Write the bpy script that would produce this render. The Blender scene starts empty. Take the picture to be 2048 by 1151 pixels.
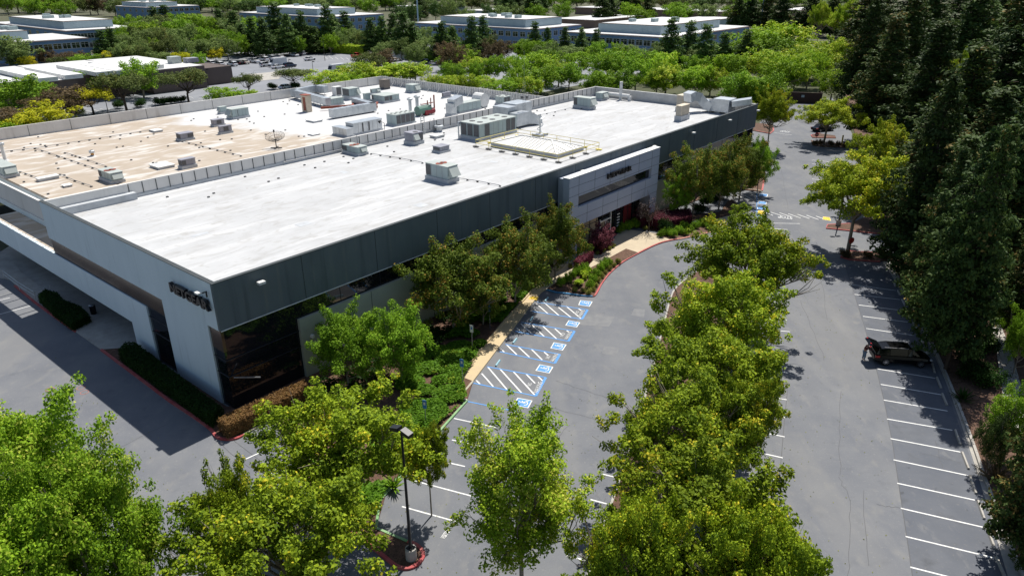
import bpy, math, random
import numpy as np
from mathutils import Matrix, Vector
R = math.radians
scene = bpy.context.scene
# ---------------- camera ----------------
CAMR = np.array([[0.9999889517951844, 0.004700668842659866, 0.0], [-0.001892128637090593, 0.4025188320637424, -0.9154097496112118], [-0.004303038088264492, 0.9153996359768078, 0.40252327922337433]])
FPX, CX, CY, CH = 1438.0, 1024.0, 575.5, 32.0
cam = bpy.data.cameras.new('camera'); cam.lens = FPX/2048*36; cam.sensor_width = 36; cam.clip_end = 6000; cam.clip_start = 0.5
camo = bpy.data.objects.new('camera', cam); scene.collection.objects.link(camo)
m4 = Matrix([list(CAMR[i])+[0] for i in range(3)]+[[0, 0, 0, 1]]); m4.translation = (0, 0, CH)
camo.matrix_world = m4; scene.camera = camo
# ---------------- sky and sun ----------------
SUN_AZ, SUN_EL = 63.2, 60.5           # azimuth from +X towards +Y
w = bpy.data.worlds.new('World'); scene.world = w; w.use_nodes = True
nt = w.node_tree; sky = nt.nodes.new('ShaderNodeTexSky'); sky.sky_type = 'NISHITA'; sky.sun_disc = False
sky.sun_elevation = R(SUN_EL); sky.sun_rotation = R(90-SUN_AZ)
nt.links.new(sky.outputs[0], nt.nodes['Background'].inputs[0]); nt.nodes['Background'].inputs[1].default_value = 0.072
sl = bpy.data.lights.new('sun', 'SUN'); sl.energy = 4.6; sl.angle = R(0.5); sl.color = (1, .955, .88)
so = bpy.data.objects.new('sun', sl); scene.collection.objects.link(so)
sd = Vector((math.cos(R(SUN_AZ))*math.cos(R(SUN_EL)), math.sin(R(SUN_AZ))*math.cos(R(SUN_EL)), math.sin(R(SUN_EL))))
so.rotation_euler = sd.to_track_quat('Z', 'Y').to_euler()
scene.view_settings.view_transform = 'Standard'; scene.view_settings.look = 'None'; scene.view_settings.exposure = 0.46; scene.view_settings.gamma = 1
scene.render.engine = 'CYCLES'
# ---------------- survey helpers: photo pixel -> point on a level plane ----------------
def G(px, py, z=0.0):
    d = CAMR @ np.array([px-CX, CY-py, -FPX]); t = (z-CH)/d[2]
    return Vector((d[0]*t, d[1]*t, z))
def Pj(p):
    c = CAMR.T @ (np.array(p[:])-np.array([0, 0, CH])); return CX+FPX*c[0]/-c[2], CY-FPX*c[1]/-c[2]
TH = R(50.03); U = Vector((math.cos(TH), math.sin(TH), 0)); V = Vector((-U.y, U.x, 0)); CO = Vector((-22.05, 48.52, 0))
def B(a, b, z=0.0): return CO+U*a+V*b+Vector((0, 0, z))
def AB(px, py, z=0.0):
    g = G(px, py, z)-CO; return g.dot(U), g.dot(V)
def bis(f, lo, hi, n=40):
    s = f(lo) > 0
    for _ in range(n):
        m = (lo+hi)/2
        if (f(m) > 0) == s: lo = m
        else: hi = m
    return (lo+hi)/2
# ---------------- scene bookkeeping ----------------
COL = scene.collection
def link(o): COL.objects.link(o); return o
def tag(o, label=None, cat=None, group=None, kind=None):
    if label: o['label'] = label
    if cat: o['category'] = cat
    if group: o['group'] = group
    if kind: o['kind'] = kind
    return o
def thing(name, label, cat, loc=(0, 0, 0), rz=0, group=None):
    o = link(bpy.data.objects.new(name, None)); o.location = loc; o.rotation_euler = (0, 0, rz); o.empty_display_size = .3
    return tag(o, label, cat, group)
def copy_tree(o, parent=None):
    c = o.copy(); COL.objects.link(c); c.parent = parent
    for ch in list(o.children): copy_tree(ch, c)
    return c
def ordinal(i):
    s = 'first second third fourth fifth sixth seventh eighth ninth tenth eleventh twelfth thirteenth fourteenth fifteenth sixteenth seventeenth eighteenth nineteenth twentieth'.split()
    if i < 20: return s[i]
    t = {2: 'twenty', 3: 'thirty', 4: 'forty', 5: 'fifty', 6: 'sixty', 7: 'seventy', 8: 'eighty'}
    return (t[(i+1)//10]+'-'+s[(i+1) % 10-1]) if (i+1) % 10 else t[(i+1)//10][:-1]+'ieth'
# ---------------- materials ----------------
MATS = {}
def mat(name, col, rough=.7, metal=0, spec=.4, noise=None, col2=None, scale=1.0, stretch=(1, 1, 1), bump=0, detail=6, lo=.35, hi=.65, emit=None):
    if name in MATS: return MATS[name]
    m = bpy.data.materials.new(name); m.use_nodes = True; n = m.node_tree; p = n.nodes['Principled BSDF']
    p.inputs['Base Color'].default_value = (*col, 1); p.inputs['Roughness'].default_value = rough; p.inputs['Metallic'].default_value = metal
    p.inputs['Specular IOR Level'].default_value = spec
    if col2 is None: col2 = tuple(c*.8 for c in col)
    tc = n.nodes.new('ShaderNodeTexCoord'); mp = n.nodes.new('ShaderNodeMapping'); mp.inputs['Scale'].default_value = stretch
    nz = n.nodes.new('ShaderNodeTexNoise'); nz.inputs['Scale'].default_value = scale; nz.inputs['Detail'].default_value = detail; nz.inputs['Roughness'].default_value = .6
    n.links.new(tc.outputs['Object'], mp.inputs[0]); n.links.new(mp.outputs[0], nz.inputs['Vector'])
    mr = n.nodes.new('ShaderNodeMapRange'); mr.inputs[1].default_value = lo; mr.inputs[2].default_value = hi; n.links.new(nz.outputs[0], mr.inputs[0])
    mx = n.nodes.new('ShaderNodeMix'); mx.data_type = 'RGBA'; mx.inputs[6].default_value = (*col, 1); mx.inputs[7].default_value = (*col2, 1)
    n.links.new(mr.outputs[0], mx.inputs[0]); n.links.new(mx.outputs[2], p.inputs['Base Color'])
    if bump:
        b = n.nodes.new('ShaderNodeBump'); b.inputs['Strength'].default_value = bump; n.links.new(nz.outputs[0], b.inputs['Height']); n.links.new(b.outputs[0], p.inputs['Normal'])
    MATS[name] = m; m['mix'] = mx.name
    return m
def layer(m, col, scale, stretch=(1, 1, 1), lo=.5, hi=.7, amount=1.0, kind='noise', coord='Object', detail=5, rot=0, dist=0):
    """adds one more layer of colour to a material made by mat()"""
    n = m.node_tree; p = n.nodes['Principled BSDF']; src = p.inputs['Base Color'].links[0].from_socket
    tc = n.nodes.new('ShaderNodeTexCoord'); mp = n.nodes.new('ShaderNodeMapping'); mp.inputs['Scale'].default_value = stretch; mp.inputs['Rotation'].default_value = (0, 0, rot)
    n.links.new(tc.outputs[coord], mp.inputs[0])
    if kind == 'noise':
        t = n.nodes.new('ShaderNodeTexNoise'); t.inputs['Scale'].default_value = scale; t.inputs['Detail'].default_value = detail; t.inputs['Distortion'].default_value = dist; out = t.outputs[0]
    elif kind == 'crack':
        nz = n.nodes.new('ShaderNodeTexNoise'); nz.inputs['Scale'].default_value = scale*2.5; nz.inputs['Detail'].default_value = 4
        n.links.new(mp.outputs[0], nz.inputs['Vector'])
        va = n.nodes.new('ShaderNodeVectorMath'); va.operation = 'MULTIPLY_ADD'; va.inputs[1].default_value = (.5/scale,)*3
        n.links.new(nz.outputs[1], va.inputs[0]); n.links.new(mp.outputs[0], va.inputs[2])
        t = n.nodes.new('ShaderNodeTexVoronoi'); t.feature = 'DISTANCE_TO_EDGE'; t.inputs['Scale'].default_value = scale; out = t.outputs[0]
        n.links.new(va.outputs[0], t.inputs['Vector'])
    if kind != 'crack': n.links.new(mp.outputs[0], t.inputs['Vector'])
    mr = n.nodes.new('ShaderNodeMapRange'); mr.inputs[1].default_value = lo; mr.inputs[2].default_value = hi; mr.inputs[4].default_value = amount; n.links.new(out, mr.inputs[0])
    fac = mr.outputs[0]
    if kind == 'crack':   # only in some places
        n2 = n.nodes.new('ShaderNodeTexNoise'); n2.inputs['Scale'].default_value = scale*.35; n.links.new(mp.outputs[0], n2.inputs['Vector'])
        m2 = n.nodes.new('ShaderNodeMapRange'); m2.inputs[1].default_value = .5; m2.inputs[2].default_value = .6; n.links.new(n2.outputs[0], m2.inputs[0])
        mu = n.nodes.new('ShaderNodeMath'); mu.operation = 'MULTIPLY'; n.links.new(fac, mu.inputs[0]); n.links.new(m2.outputs[0], mu.inputs[1]); fac = mu.outputs[0]
    mx = n.nodes.new('ShaderNodeMix'); mx.data_type = 'RGBA'; n.links.new(src, mx.inputs[6]); mx.inputs[7].default_value = (*col, 1)
    n.links.new(fac, mx.inputs[0]); n.links.new(mx.outputs[2], p.inputs['Base Color'])
    return m
def foliage(name, c1, c2, c3, clump=1.6, trans=.32, third=.18):
    if name in MATS: return MATS[name]
    m = bpy.data.materials.new(name); m.use_nodes = True; n = m.node_tree; p = n.nodes['Principled BSDF']; out = n.nodes['Material Output']
    g = n.nodes.new('ShaderNodeNewGeometry'); cr = n.nodes.new('ShaderNodeValToRGB')
    el = cr.color_ramp.elements; el[0].color = (*c1, 1); el[1].position = 1; el[1].color = (*c2, 1)
    e = el.new(1-third); e.color = (*c2, 1); e = el.new(min(.999, 1-third+.03)); e.color = (*c3, 1); el[-1].color = (*c3, 1)
    tc = n.nodes.new('ShaderNodeTexCoord'); nz = n.nodes.new('ShaderNodeTexNoise'); nz.inputs['Scale'].default_value = clump; nz.inputs['Detail'].default_value = 2
    oi = n.nodes.new('ShaderNodeObjectInfo')
    va = n.nodes.new('ShaderNodeVectorMath'); va.operation = 'ADD'; n.links.new(tc.outputs['Object'], va.inputs[0]); n.links.new(oi.outputs['Location'], va.inputs[1])
    n.links.new(va.outputs[0], nz.inputs['Vector'])
    mr = n.nodes.new('ShaderNodeMapRange'); mr.inputs[1].default_value = .3; mr.inputs[2].default_value = .7; n.links.new(nz.outputs[0], mr.inputs[0])
    ma = n.nodes.new('ShaderNodeMath'); ma.operation = 'MULTIPLY'; ma.inputs[1].default_value = .58; n.links.new(g.outputs['Random Per Island'], ma.inputs[0])
    mb = n.nodes.new('ShaderNodeMath'); mb.operation = 'MULTIPLY_ADD'; mb.inputs[1].default_value = .42; n.links.new(mr.outputs[0], mb.inputs[0]); n.links.new(ma.outputs[0], mb.inputs[2])
    n.links.new(mb.outputs[0], cr.inputs[0])
    hs = n.nodes.new('ShaderNodeHueSaturation'); n.links.new(cr.outputs[0], hs.inputs['Color'])
    mv = n.nodes.new('ShaderNodeMapRange'); mv.inputs[3].default_value = .78; mv.inputs[4].default_value = 1.22; n.links.new(oi.outputs['Random'], mv.inputs[0]); n.links.new(mv.outputs[0], hs.inputs['Value'])
    n.links.new(hs.outputs[0], p.inputs['Base Color']); p.inputs['Roughness'].default_value = .6; p.inputs['Specular IOR Level'].default_value = .1
    tr = n.nodes.new('ShaderNodeBsdfTranslucent'); n.links.new(hs.outputs[0], tr.inputs[0]); mx = n.nodes.new('ShaderNodeMixShader'); mx.inputs[0].default_value = trans
    n.links.new(p.outputs[0], mx.inputs[1]); n.links.new(tr.outputs[0], mx.inputs[2]); n.links.new(mx.outputs[0], out.inputs[0])
    MATS[name] = m; return m
M_asph = mat('asphalt_driveway', (.135, .143, .162), .9, col2=(.172, .178, .19), scale=.25, detail=8, spec=.25)
layer(M_asph, (.115, .123, .14), .09, (1, .35, 1), .5, .72, .75, rot=R(-20)); layer(M_asph, (.25, .247, .238), .35, (1, .25, 1), .58, .8, .5, rot=R(-20))
layer(M_asph, (.11, .113, .12), 14, lo=.45, hi=.75, amount=.3); layer(M_asph, (.1, .1, .105), .1, lo=.006, hi=.0, amount=.45, kind='crack')
layer(M_asph, (.095, .1, .112), .7, (1, 1, 1), .6, .78, .5); layer(M_asph, (.23, .225, .21), .9, (1, .6, 1), .56, .75, .45, rot=R(-20)); layer(M_asph, (.28, .27, .25), 5, lo=.6, hi=.75, amount=.4); layer(M_asph, (.2, .2, .198), .2, (1, .12, 1), .5, .62, .45, rot=R(-20))
layer(M_asph, (.27, .257, .23), .6, (1, 1, 1), .66, .78, .35)
M_asph2 = mat('asphalt_bays', (.1, .11, .132), .9, col2=(.132, .14, .158), scale=.3, detail=8, spec=.25)
layer(M_asph2, (.105, .113, .128), .5, lo=.5, hi=.7, amount=.6); layer(M_asph2, (.28, .275, .26), 1.1, (1, .5, 1), .6, .8, .4); layer(M_asph2, (.08, .082, .088), .22, lo=.01, hi=.0, amount=.6, kind='crack')
layer(M_asph2, (.045, .048, .055), 1.1, (1, 1, 1), .64, .72, .6); layer(M_asph2, (.06, .064, .072), .6, (1, 1, 1), .6, .75, .6); layer(M_asph2, (.22, .21, .19), 5, lo=.6, hi=.75, amount=.4); layer(M_asph2, (.11, .112, .12), 14, lo=.45, hi=.75, amount=.35)
M_seam = mat('tar_seam', (.1, .102, .108), .8)
M_patch = mat('asphalt_patch', (.19, .193, .197), .9, col2=(.155, .16, .17), scale=1.5)
M_stain = mat('dried_stain', (.215, .213, .2), .9, col2=(.165, .17, .175), scale=1.2, lo=.4, hi=.6)
M_far = mat('asphalt_far', (.23, .24, .26), .9, col2=(.18, .19, .21), scale=.08, detail=6)
M_earth = mat('bare_ground', (.10, .085, .055), .95, col2=(.055, .075, .03), scale=.15, detail=8)
M_verge = mat('verge_soil', (.04, .05, .02), .95, col2=(.07, .075, .035), scale=.2)
M_mulch = mat('bark_mulch', (.085, .045, .03), .95, col2=(.15, .085, .055), scale=2.5, detail=8, bump=.6); layer(M_mulch, (.03, .02, .015), 9, lo=.5, hi=.65, amount=.8)
M_conc = mat('concrete_light', (.42, .4, .36), .9, col2=(.33, .31, .28), scale=.8, detail=8); layer(M_conc, (.2, .18, .15), 2.5, lo=.6, hi=.75, amount=.4)
M_walk = mat('tan_sidewalk', (.55, .43, .25), .9, col2=(.48, .38, .24), scale=.5, detail=7)
M_plaza = mat('tan_plaza', (.5, .42, .3), .9, col2=(.43, .36, .26), scale=.4, detail=7)
M_redk = mat('red_kerb_paint', (.36, .045, .05), .7, col2=(.42, .12, .11), scale=1.2)
M_bluek = mat('blue_kerb_paint', (.05, .2, .4), .7, col2=(.1, .3, .5), scale=1.2)
M_greenk = mat('green_kerb_paint', (.16, .33, .13), .7, col2=(.25, .38, .2), scale=1.2)
M_tank = mat('tan_kerb', (.4, .36, .28), .8)
M_white = mat('white_line_paint', (.72, .72, .70), .7, col2=(.5, .5, .5), scale=2.2, lo=.45, hi=.75)
M_faint = mat('worn_line_paint', (.6, .61, .6), .7, col2=(.38, .39, .4), scale=2.5)
M_bluep = mat('blue_line_paint', (.06, .25, .62), .7, col2=(.1, .26, .5), scale=1.5)
M_yelp = mat('yellow_pad', (.75, .5, .03), .7)
M_roofw = mat('white_roof', (.47, .475, .48), .8, col2=(.41, .415, .42), scale=.25, stretch=(1, .7, 1), detail=8, lo=.3, hi=.7)
layer(M_roofw, (.33, .32, .305), .3, (.6, 1.3, 1), .52, .75, .65, dist=1.5); layer(M_roofw, (.58, .585, .59), .45, (.2, 1.3, 1), .52, .66, .55, dist=.5); layer(M_roofw, (.29, .275, .25), 1.1, (.6, 1.1, 1), .56, .74, .55, dist=1)
M_rooft = mat('tan_roof', (.36, .3, .235), .9, col2=(.42, .36, .295), scale=.3, stretch=(1, .4, 1), detail=8, lo=.3, hi=.7)
layer(M_rooft, (.58, .56, .53), .45, (.4, 1.2, 1), .5, .64, .8, dist=1.2); layer(M_rooft, (.28, .225, .18), .6, (.6, 1.3, 1), .6, .78, .45)
def tan_to_white(m):
    n = m.node_tree; p = n.nodes['Principled BSDF']; src = p.inputs['Base Color'].links[0].from_socket
    tc = n.nodes.new('ShaderNodeTexCoord'); sx = n.nodes.new('ShaderNodeSeparateXYZ'); n.links.new(tc.outputs['Object'], sx.inputs[0])
    nz = n.nodes.new('ShaderNodeTexNoise'); nz.inputs['Scale'].default_value = .18; nz.inputs['Detail'].default_value = 5; n.links.new(tc.outputs['Object'], nz.inputs['Vector'])
    a = n.nodes.new('ShaderNodeMath'); a.operation = 'MULTIPLY_ADD'; a.inputs[1].default_value = 26; n.links.new(nz.outputs[0], a.inputs[0]); n.links.new(sx.outputs[0], a.inputs[2])
    a2 = n.nodes.new('ShaderNodeMath'); a2.operation = 'MULTIPLY_ADD'; a2.inputs[1].default_value = .25; n.links.new(sx.outputs[1], a2.inputs[0]); n.links.new(a.outputs[0], a2.inputs[2])
    mr = n.nodes.new('ShaderNodeMapRange'); mr.inputs[1].default_value = 63; mr.inputs[2].default_value = 68; n.links.new(a2.outputs[0], mr.inputs[0])
    mx = n.nodes.new('ShaderNodeMix'); mx.data_type = 'RGBA'; n.links.new(mr.outputs[0], mx.inputs[0]); n.links.new(src, mx.inputs[6]); mx.inputs[7].default_value = (.52, .52, .52, 1)
    n.links.new(mx.outputs[2], p.inputs['Base Color'])
tan_to_white(M_rooft)
layer(M_rooft, (.42, .37, .33), 1.0, (1, 1.3, 1), .62, .8, .4)
M_para = mat('parapet_concrete', (.68, .66, .63), .85, col2=(.6, .58, .55), scale=.5, stretch=(1, 1, .3), detail=7); layer(M_para, (.36, .33, .3), 1.2, (1, 1, .15), .58, .8, .5)
M_cap = mat('coping_metal', (.5, .5, .49), .6)
M_face = mat('pale_blue_grey_stucco', (.62, .71, .76), .8, col2=(.57, .66, .71), scale=.5, stretch=(1, 1, .3), detail=7); layer(M_face, (.3, .35, .38), 1.5, (1, 1, .12), .6, .8, .35)
M_dark = mat('dark_slate_panel', (.115, .14, .15), .75, col2=(.095, .118, .128), scale=.5, stretch=(1, 1, .4), detail=7); layer(M_dark, (.2, .19, .16), 1.3, (1.2, 1, .1), .56, .76, .5); layer(M_dark, (.05, .065, .075), .9, (1.5, 1, .08), .56, .7, .5)
M_sage = mat('grey_green_wall', (.38, .4, .33), .85, col2=(.33, .35, .29), scale=.4)
M_silver = mat('silver_cladding_panel', (.46, .5, .58), .5, metal=.1, col2=(.43, .465, .545), scale=.6, stretch=(1, 1, .3))
M_glass = mat('dark_glass', (.006, .008, .011), .04, col2=(.01, .012, .016), scale=.6, spec=.7)
M_bronze = mat('bronze_glass', (.07, .045, .03), .12, col2=(.09, .055, .03), scale=.4, spec=.8)  # bronze glass tint, its brown also standing in for ground reflections
M_trim = mat('white_trim', (.75, .75, .73), .6)
M_black = mat('black_letters', (.012, .012, .015), .35)
M_joint = mat('panel_joint', (.05, .06, .065), .8)
M_mull = mat('dark_mullion', (.045, .05, .06), .5, metal=.5)
M_plazarefl = mat('tan_plaza_reflection', (.5, .38, .24), .6, col2=(.42, .32, .2), scale=.7)
M_redpan = mat('red_lobby_panel', (.14, .018, .022), .4)
M_hv = mat('hvac_pale_green_grey', (.36, .44, .44), .5, metal=.1, col2=(.31, .38, .385), scale=.8, stretch=(1, 1, .4))
M_hvtop = mat('hvac_lid', (.42, .46, .43), .5, col2=(.36, .39, .37), scale=.8)
M_hvp = mat('hvac_purple_grey', (.24, .24, .28), .5, col2=(.33, .33, .37), scale=1)
M_grille = mat('dark_grille', (.085, .09, .095), .7, col2=(.13, .125, .125), scale=6)
M_galv = mat('galvanised_sheet', (.55, .58, .6), .35, metal=.5, col2=(.42, .45, .48), scale=1.2)
M_whitem = mat('white_metal', (.72, .72, .7), .5)
M_curb = mat('roof_curb', (.5, .52, .54), .6)
M_rust = mat('rusty_steel', (.3, .07, .03), .6, col2=(.2, .05, .03), scale=3)
M_tanm = mat('tan_louvre', (.6, .52, .4), .6, col2=(.5, .43, .33), scale=2)
M_tankg = mat('green_pump_paint', (.1, .2, .16), .4)
M_yel = mat('yellow_rail', (.75, .62, .15), .5)
M_steel = mat('grey_steel', (.3, .31, .33), .4, metal=.6)
M_pole = mat('black_pole', (.02, .02, .022), .4)
M_bark = mat('pale_bark', (.3, .26, .2), .85, col2=(.16, .13, .1), scale=3, detail=6)
M_barkd = mat('dark_bark', (.09, .065, .045), .9, col2=(.05, .035, .025), scale=3)
M_skyl = mat('skylight_panel', (.72, .7, .65), .6, col2=(.68, .66, .61), scale=.6)
M_bblue = mat('blue_grey_wall', (.15, .25, .38), .8, col2=(.13, .21, .33), scale=.2)
M_bscr = mat('pale_blue_screen', (.36, .44, .48), .8, col2=(.31, .39, .43), scale=.3)
M_broof = mat('white_far_roof', (.6, .6, .59), .8, col2=(.5, .5, .49), scale=.15, lo=.4, hi=.7)
M_wfrm = mat('white_window_frame', (.6, .6, .5), .6)
M_bwin = mat('green_black_glass', (.015, .025, .025), .1, spec=.7)
M_brown = mat('brown_block_wall', (.115, .09, .08), .9, col2=(.1, .078, .07), scale=.3)
M_roofbr = mat('brown_mansard', (.3, .2, .155), .85, col2=(.25, .165, .13), scale=.3)
M_wood = mat('brown_gate_boards', (.05, .028, .022), .8)
M_sign = mat('sign_blue', (.05, .2, .55), .5); M_signr = mat('sign_red', (.5, .02, .02), .5)
M_tyre = mat('tyre_rubber', (.012, .012, .012), .8); M_rim = mat('alloy_rim', (.5, .5, .52), .3, metal=.8)
M_cglass = mat('car_glass', (.004, .005, .006), .08, spec=.4, col2=(.004, .005, .006))
M_red_l = mat('tail_light_red', (.45, .01, .01), .3); M_hl = mat('headlight_clear', (.6, .62, .65), .15)
F_plane = foliage('leaves_plane', (.05, .11, .01), (.33, .425, .021), (.6, .52, .035), third=.22, trans=.27)
F_gold = foliage('leaves_gold_green', (.08, .14, .01), (.36, .43, .02), (.56, .5, .03), clump=1.6, third=.25, trans=.26)
F_bright = foliage('leaves_bright_green', (.1, .21, .01), (.37, .5, .028), (.56, .57, .08), third=.3, trans=.3)
F_maple = foliage('leaves_lush', (.08, .19, .012), (.29, .45, .025), (.48, .54, .08), third=.25, trans=.3)
F_crape = foliage('leaves_crape', (.05, .095, .013), (.18, .24, .026), (.4, .26, .045), third=.28, trans=.26)
F_green = foliage('leaves_mid_green', (.08, .19, .013), (.24, .4, .025), (.36, .46, .045), trans=.3)
F_far = foliage('leaves_lime', (.1, .22, .013), (.31, .48, .025), (.46, .54, .04), clump=.35, trans=.3)
F_olive = foliage('leaves_olive', (.07, .1, .03), (.16, .2, .05), (.27, .23, .07), clump=.4)
F_grey = foliage('leaves_grey_green', (.1, .16, .045), (.23, .31, .085), (.3, .34, .13), clump=.4)
F_yellow = foliage('leaves_yellow', (.28, .33, .015), (.6, .54, .02), (.7, .5, .03), clump=.5)
F_pine = foliage('leaves_pine', (.04, .085, .022), (.12, .2, .045), (.2, .26, .07), clump=.4, trans=.18)
F_red = foliage('leaves_redwood', (.018, .048, .014), (.075, .115, .026), (.2, .15, .045), clump=.5, trans=.2, third=.2)
F_purple = foliage('leaves_purple', (.09, .025, .04), (.22, .07, .09), (.33, .17, .15))
F_purpd = foliage('leaves_plum_hedge', (.07, .015, .025), (.17, .04, .06), (.26, .08, .09))
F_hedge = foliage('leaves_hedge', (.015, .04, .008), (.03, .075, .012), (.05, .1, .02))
F_rust = foliage('leaves_rust_hedge', (.14, .08, .035), (.26, .15, .055), (.22, .17, .06))
F_cover = foliage('leaves_groundcover', (.05, .13, .008), (.14, .28, .018), (.28, .34, .03), clump=.6)
F_tuft = foliage('leaves_tuft', (.16, .2, .03), (.35, .35, .08), (.5, .45, .16))
F_twig = foliage('twigs_grey', (.12, .09, .08), (.2, .16, .15), (.26, .2, .2), trans=.1)
F_brown = foliage('leaves_brown', (.07, .055, .03), (.14, .1, .05), (.18, .13, .07), clump=.3)
# ---------------- mesh collector ----------------
class MB:
    def __init__(s): s.v = []; s.f = []; s.mi = []; s.mats = []
    def _m(s, m):
        if m is None: return 0
        if m not in s.mats: s.mats.append(m)
        return s.mats.index(m)
    def add(s, vs, fs, m=None):
        k = len(s.v); s.v += [tuple(q) for q in vs]; i = s._m(m)
        for f in fs: s.f.append([k+j for j in f]); s.mi.append(i)
        return s
    def box(s, x0, x1, y0, y1, z0, z1, m=None):
        v = [(x, y, z) for z in (z0, z1) for x, y in ((x0, y0), (x1, y0), (x1, y1), (x0, y1))]
        return s.add(v, [(3, 2, 1, 0), (4, 5, 6, 7), (0, 1, 5, 4), (1, 2, 6, 5), (2, 3, 7, 6), (3, 0, 4, 7)], m)
    def prism(s, poly, z0, z1, m=None):
        a = sum(poly[i][0]*poly[(i+1) % len(poly)][1]-poly[(i+1) % len(poly)][0]*poly[i][1] for i in range(len(poly)))
        if a < 0: poly = poly[::-1]
        n = len(poly); v = [(p[0], p[1], z0) for p in poly]+[(p[0], p[1], z1) for p in poly]
        return s.add(v, [list(range(n))[::-1], list(range(n, 2*n))]+[(i, (i+1) % n, n+(i+1) % n, n+i) for i in range(n)], m)
    def tube(s, p0, p1, r0, r1=None, n=8, m=None, cap=True):
        r1 = r0 if r1 is None else r1; p0 = Vector(p0); p1 = Vector(p1); d = (p1-p0).normalized()
        a = d.orthogonal().normalized(); b = d.cross(a); v = []
        for p, r in ((p0, r0), (p1, r1)):
            for i in range(n): t = 2*math.pi*i/n; v.append(p+a*(r*math.cos(t))+b*(r*math.sin(t)))
        f = [(i, (i+1) % n, n+(i+1) % n, n+i) for i in range(n)]
        if cap: f += [list(range(n))[::-1], list(range(n, 2*n))]
        return s.add(v, f, m)
    def bar(s, p0, p1, w, h, m=None):
        p0 = Vector(p0); p1 = Vector(p1); d = (p1-p0).normalized(); x = d.cross(Vector((0, 0, 1)))
        if x.length < 1e-4: x = Vector((1, 0, 0))
        x.normalize(); y = x.cross(d); v = [p+x*(sx*w/2)+y*(sy*h/2) for p in (p0, p1) for sx, sy in ((-1, -1), (1, -1), (1, 1), (-1, 1))]
        return s.add(v, [(3, 2, 1, 0), (4, 5, 6, 7), (0, 1, 5, 4), (1, 2, 6, 5), (2, 3, 7, 6), (3, 0, 4, 7)], m)
    def sheet(s, poly, z, m=None):
        a = sum(poly[i][0]*poly[(i+1) % len(poly)][1]-poly[(i+1) % len(poly)][0]*poly[i][1] for i in range(len(poly)))
        if a < 0: poly = poly[::-1]
        return s.add([(p[0], p[1], z) for p in poly], [list(range(len(poly)))], m)
    def build(s, name, m=None, parent=None, smooth=False):
        me = bpy.data.meshes.new(name); me.from_pydata(s.v, [], s.f)
        if s.mats and m is None:
            for q in s.mats: me.materials.append(q)
            me.polygons.foreach_set('material_index', s.mi)
        else: me.materials.append(m or M_steel)
        if smooth: me.polygons.foreach_set('use_smooth', [True]*len(s.f))
        me.update(); o = link(bpy.data.objects.new(name, me)); o.parent = parent
        return o
def structure(mb, name, m=None, smooth=False): return tag(mb.build(name, m, smooth=smooth), kind='structure')
def text_mesh(txt, bold=.0, depth=0):
    c = bpy.data.curves.new('text', 'FONT'); c.body = txt; c.offset = bold; c.extrude = depth; c.resolution_u = 3
    o = bpy.data.objects.new('text', c); COL.objects.link(o); bpy.context.view_layer.update()
    me = bpy.data.meshes.new_from_object(o.evaluated_get(bpy.context.evaluated_depsgraph_get())); bpy.data.objects.remove(o); bpy.data.curves.remove(c)
    vs = np.array([v.co[:] for v in me.vertices]); fs = [list(p.vertices) for p in me.polygons]; bpy.data.meshes.remove(me)
    vs[:, 0] -= vs[:, 0].min(); vs[:, 1] -= vs[:, 1].min(); sx = vs[:, 0].max(); sy = vs[:, 1].max()
    vs[:, 0] /= sx; vs[:, 1] /= sy
    if depth: vs[:, 2] = (vs[:, 2]+depth)/(2*depth)
    return vs, fs
def text_on(mb, txt, o, ex, ey, ez=Vector((0, 0, 0)), m=None, bold=.0, depth=0):
    vs, fs = text_mesh(txt, bold, depth); o = Vector(o)
    mb.add([o+ex*float(a)+ey*float(b)+ez*float(c) for a, b, c in vs], fs, m)
# ---------------- foliage meshes ----------------
def leaf_arrays(c, nrm, L, W, rng):
    n = len(c); t = rng.normal(size=(n, 3)); nrm = nrm/np.linalg.norm(nrm, axis=1)[:, None]
    t -= (t*nrm).sum(1)[:, None]*nrm; t /= np.linalg.norm(t, axis=1)[:, None]; b = np.cross(nrm, t)
    s = rng.uniform(.7, 1.3, (n, 1)); L = L*s; W = W*s; fo = nrm*W*.28
    v = np.stack([c-t*L/2, c+b*W/2+fo, c+t*L/2, c-b*W/2+fo], 1).reshape(-1, 3)
    return v
def leaf_mesh(name, v, m):
    me = bpy.data.meshes.new(name); n = len(v)//4
    me.vertices.add(len(v)); me.vertices.foreach_set('co', v.astype(np.float32).ravel())
    me.loops.add(4*n); me.loops.foreach_set('vertex_index', np.arange(4*n, dtype=np.int32))
    me.polygons.add(n); me.polygons.foreach_set('loop_start', np.arange(0, 4*n, 4, dtype=np.int32)); me.polygons.foreach_set('loop_total', np.full(n, 4, dtype=np.int32))
    me.update(); me.validate(); me.materials.append(m); return me
def cluster_leaves(cl, cen, L, W, rng, upw=.55, rnd=1.3):
    cs = []; ns = []
    for c, r, n, fl in cl:
        d = rng.normal(size=(n, 3)); d /= np.linalg.norm(d, axis=1)[:, None]; q = r*rng.uniform(0, 1, (n, 1))**.42
        p = c+d*q*np.array([1, 1, fl]); cs.append(p); ns.append(d*.6+np.array([0, 0, upw])+rng.normal(size=(n, 3))*rnd*.55+(p-cen)*.25)
    return leaf_arrays(np.concatenate(cs), np.concatenate(ns), L, W, rng)
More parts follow.
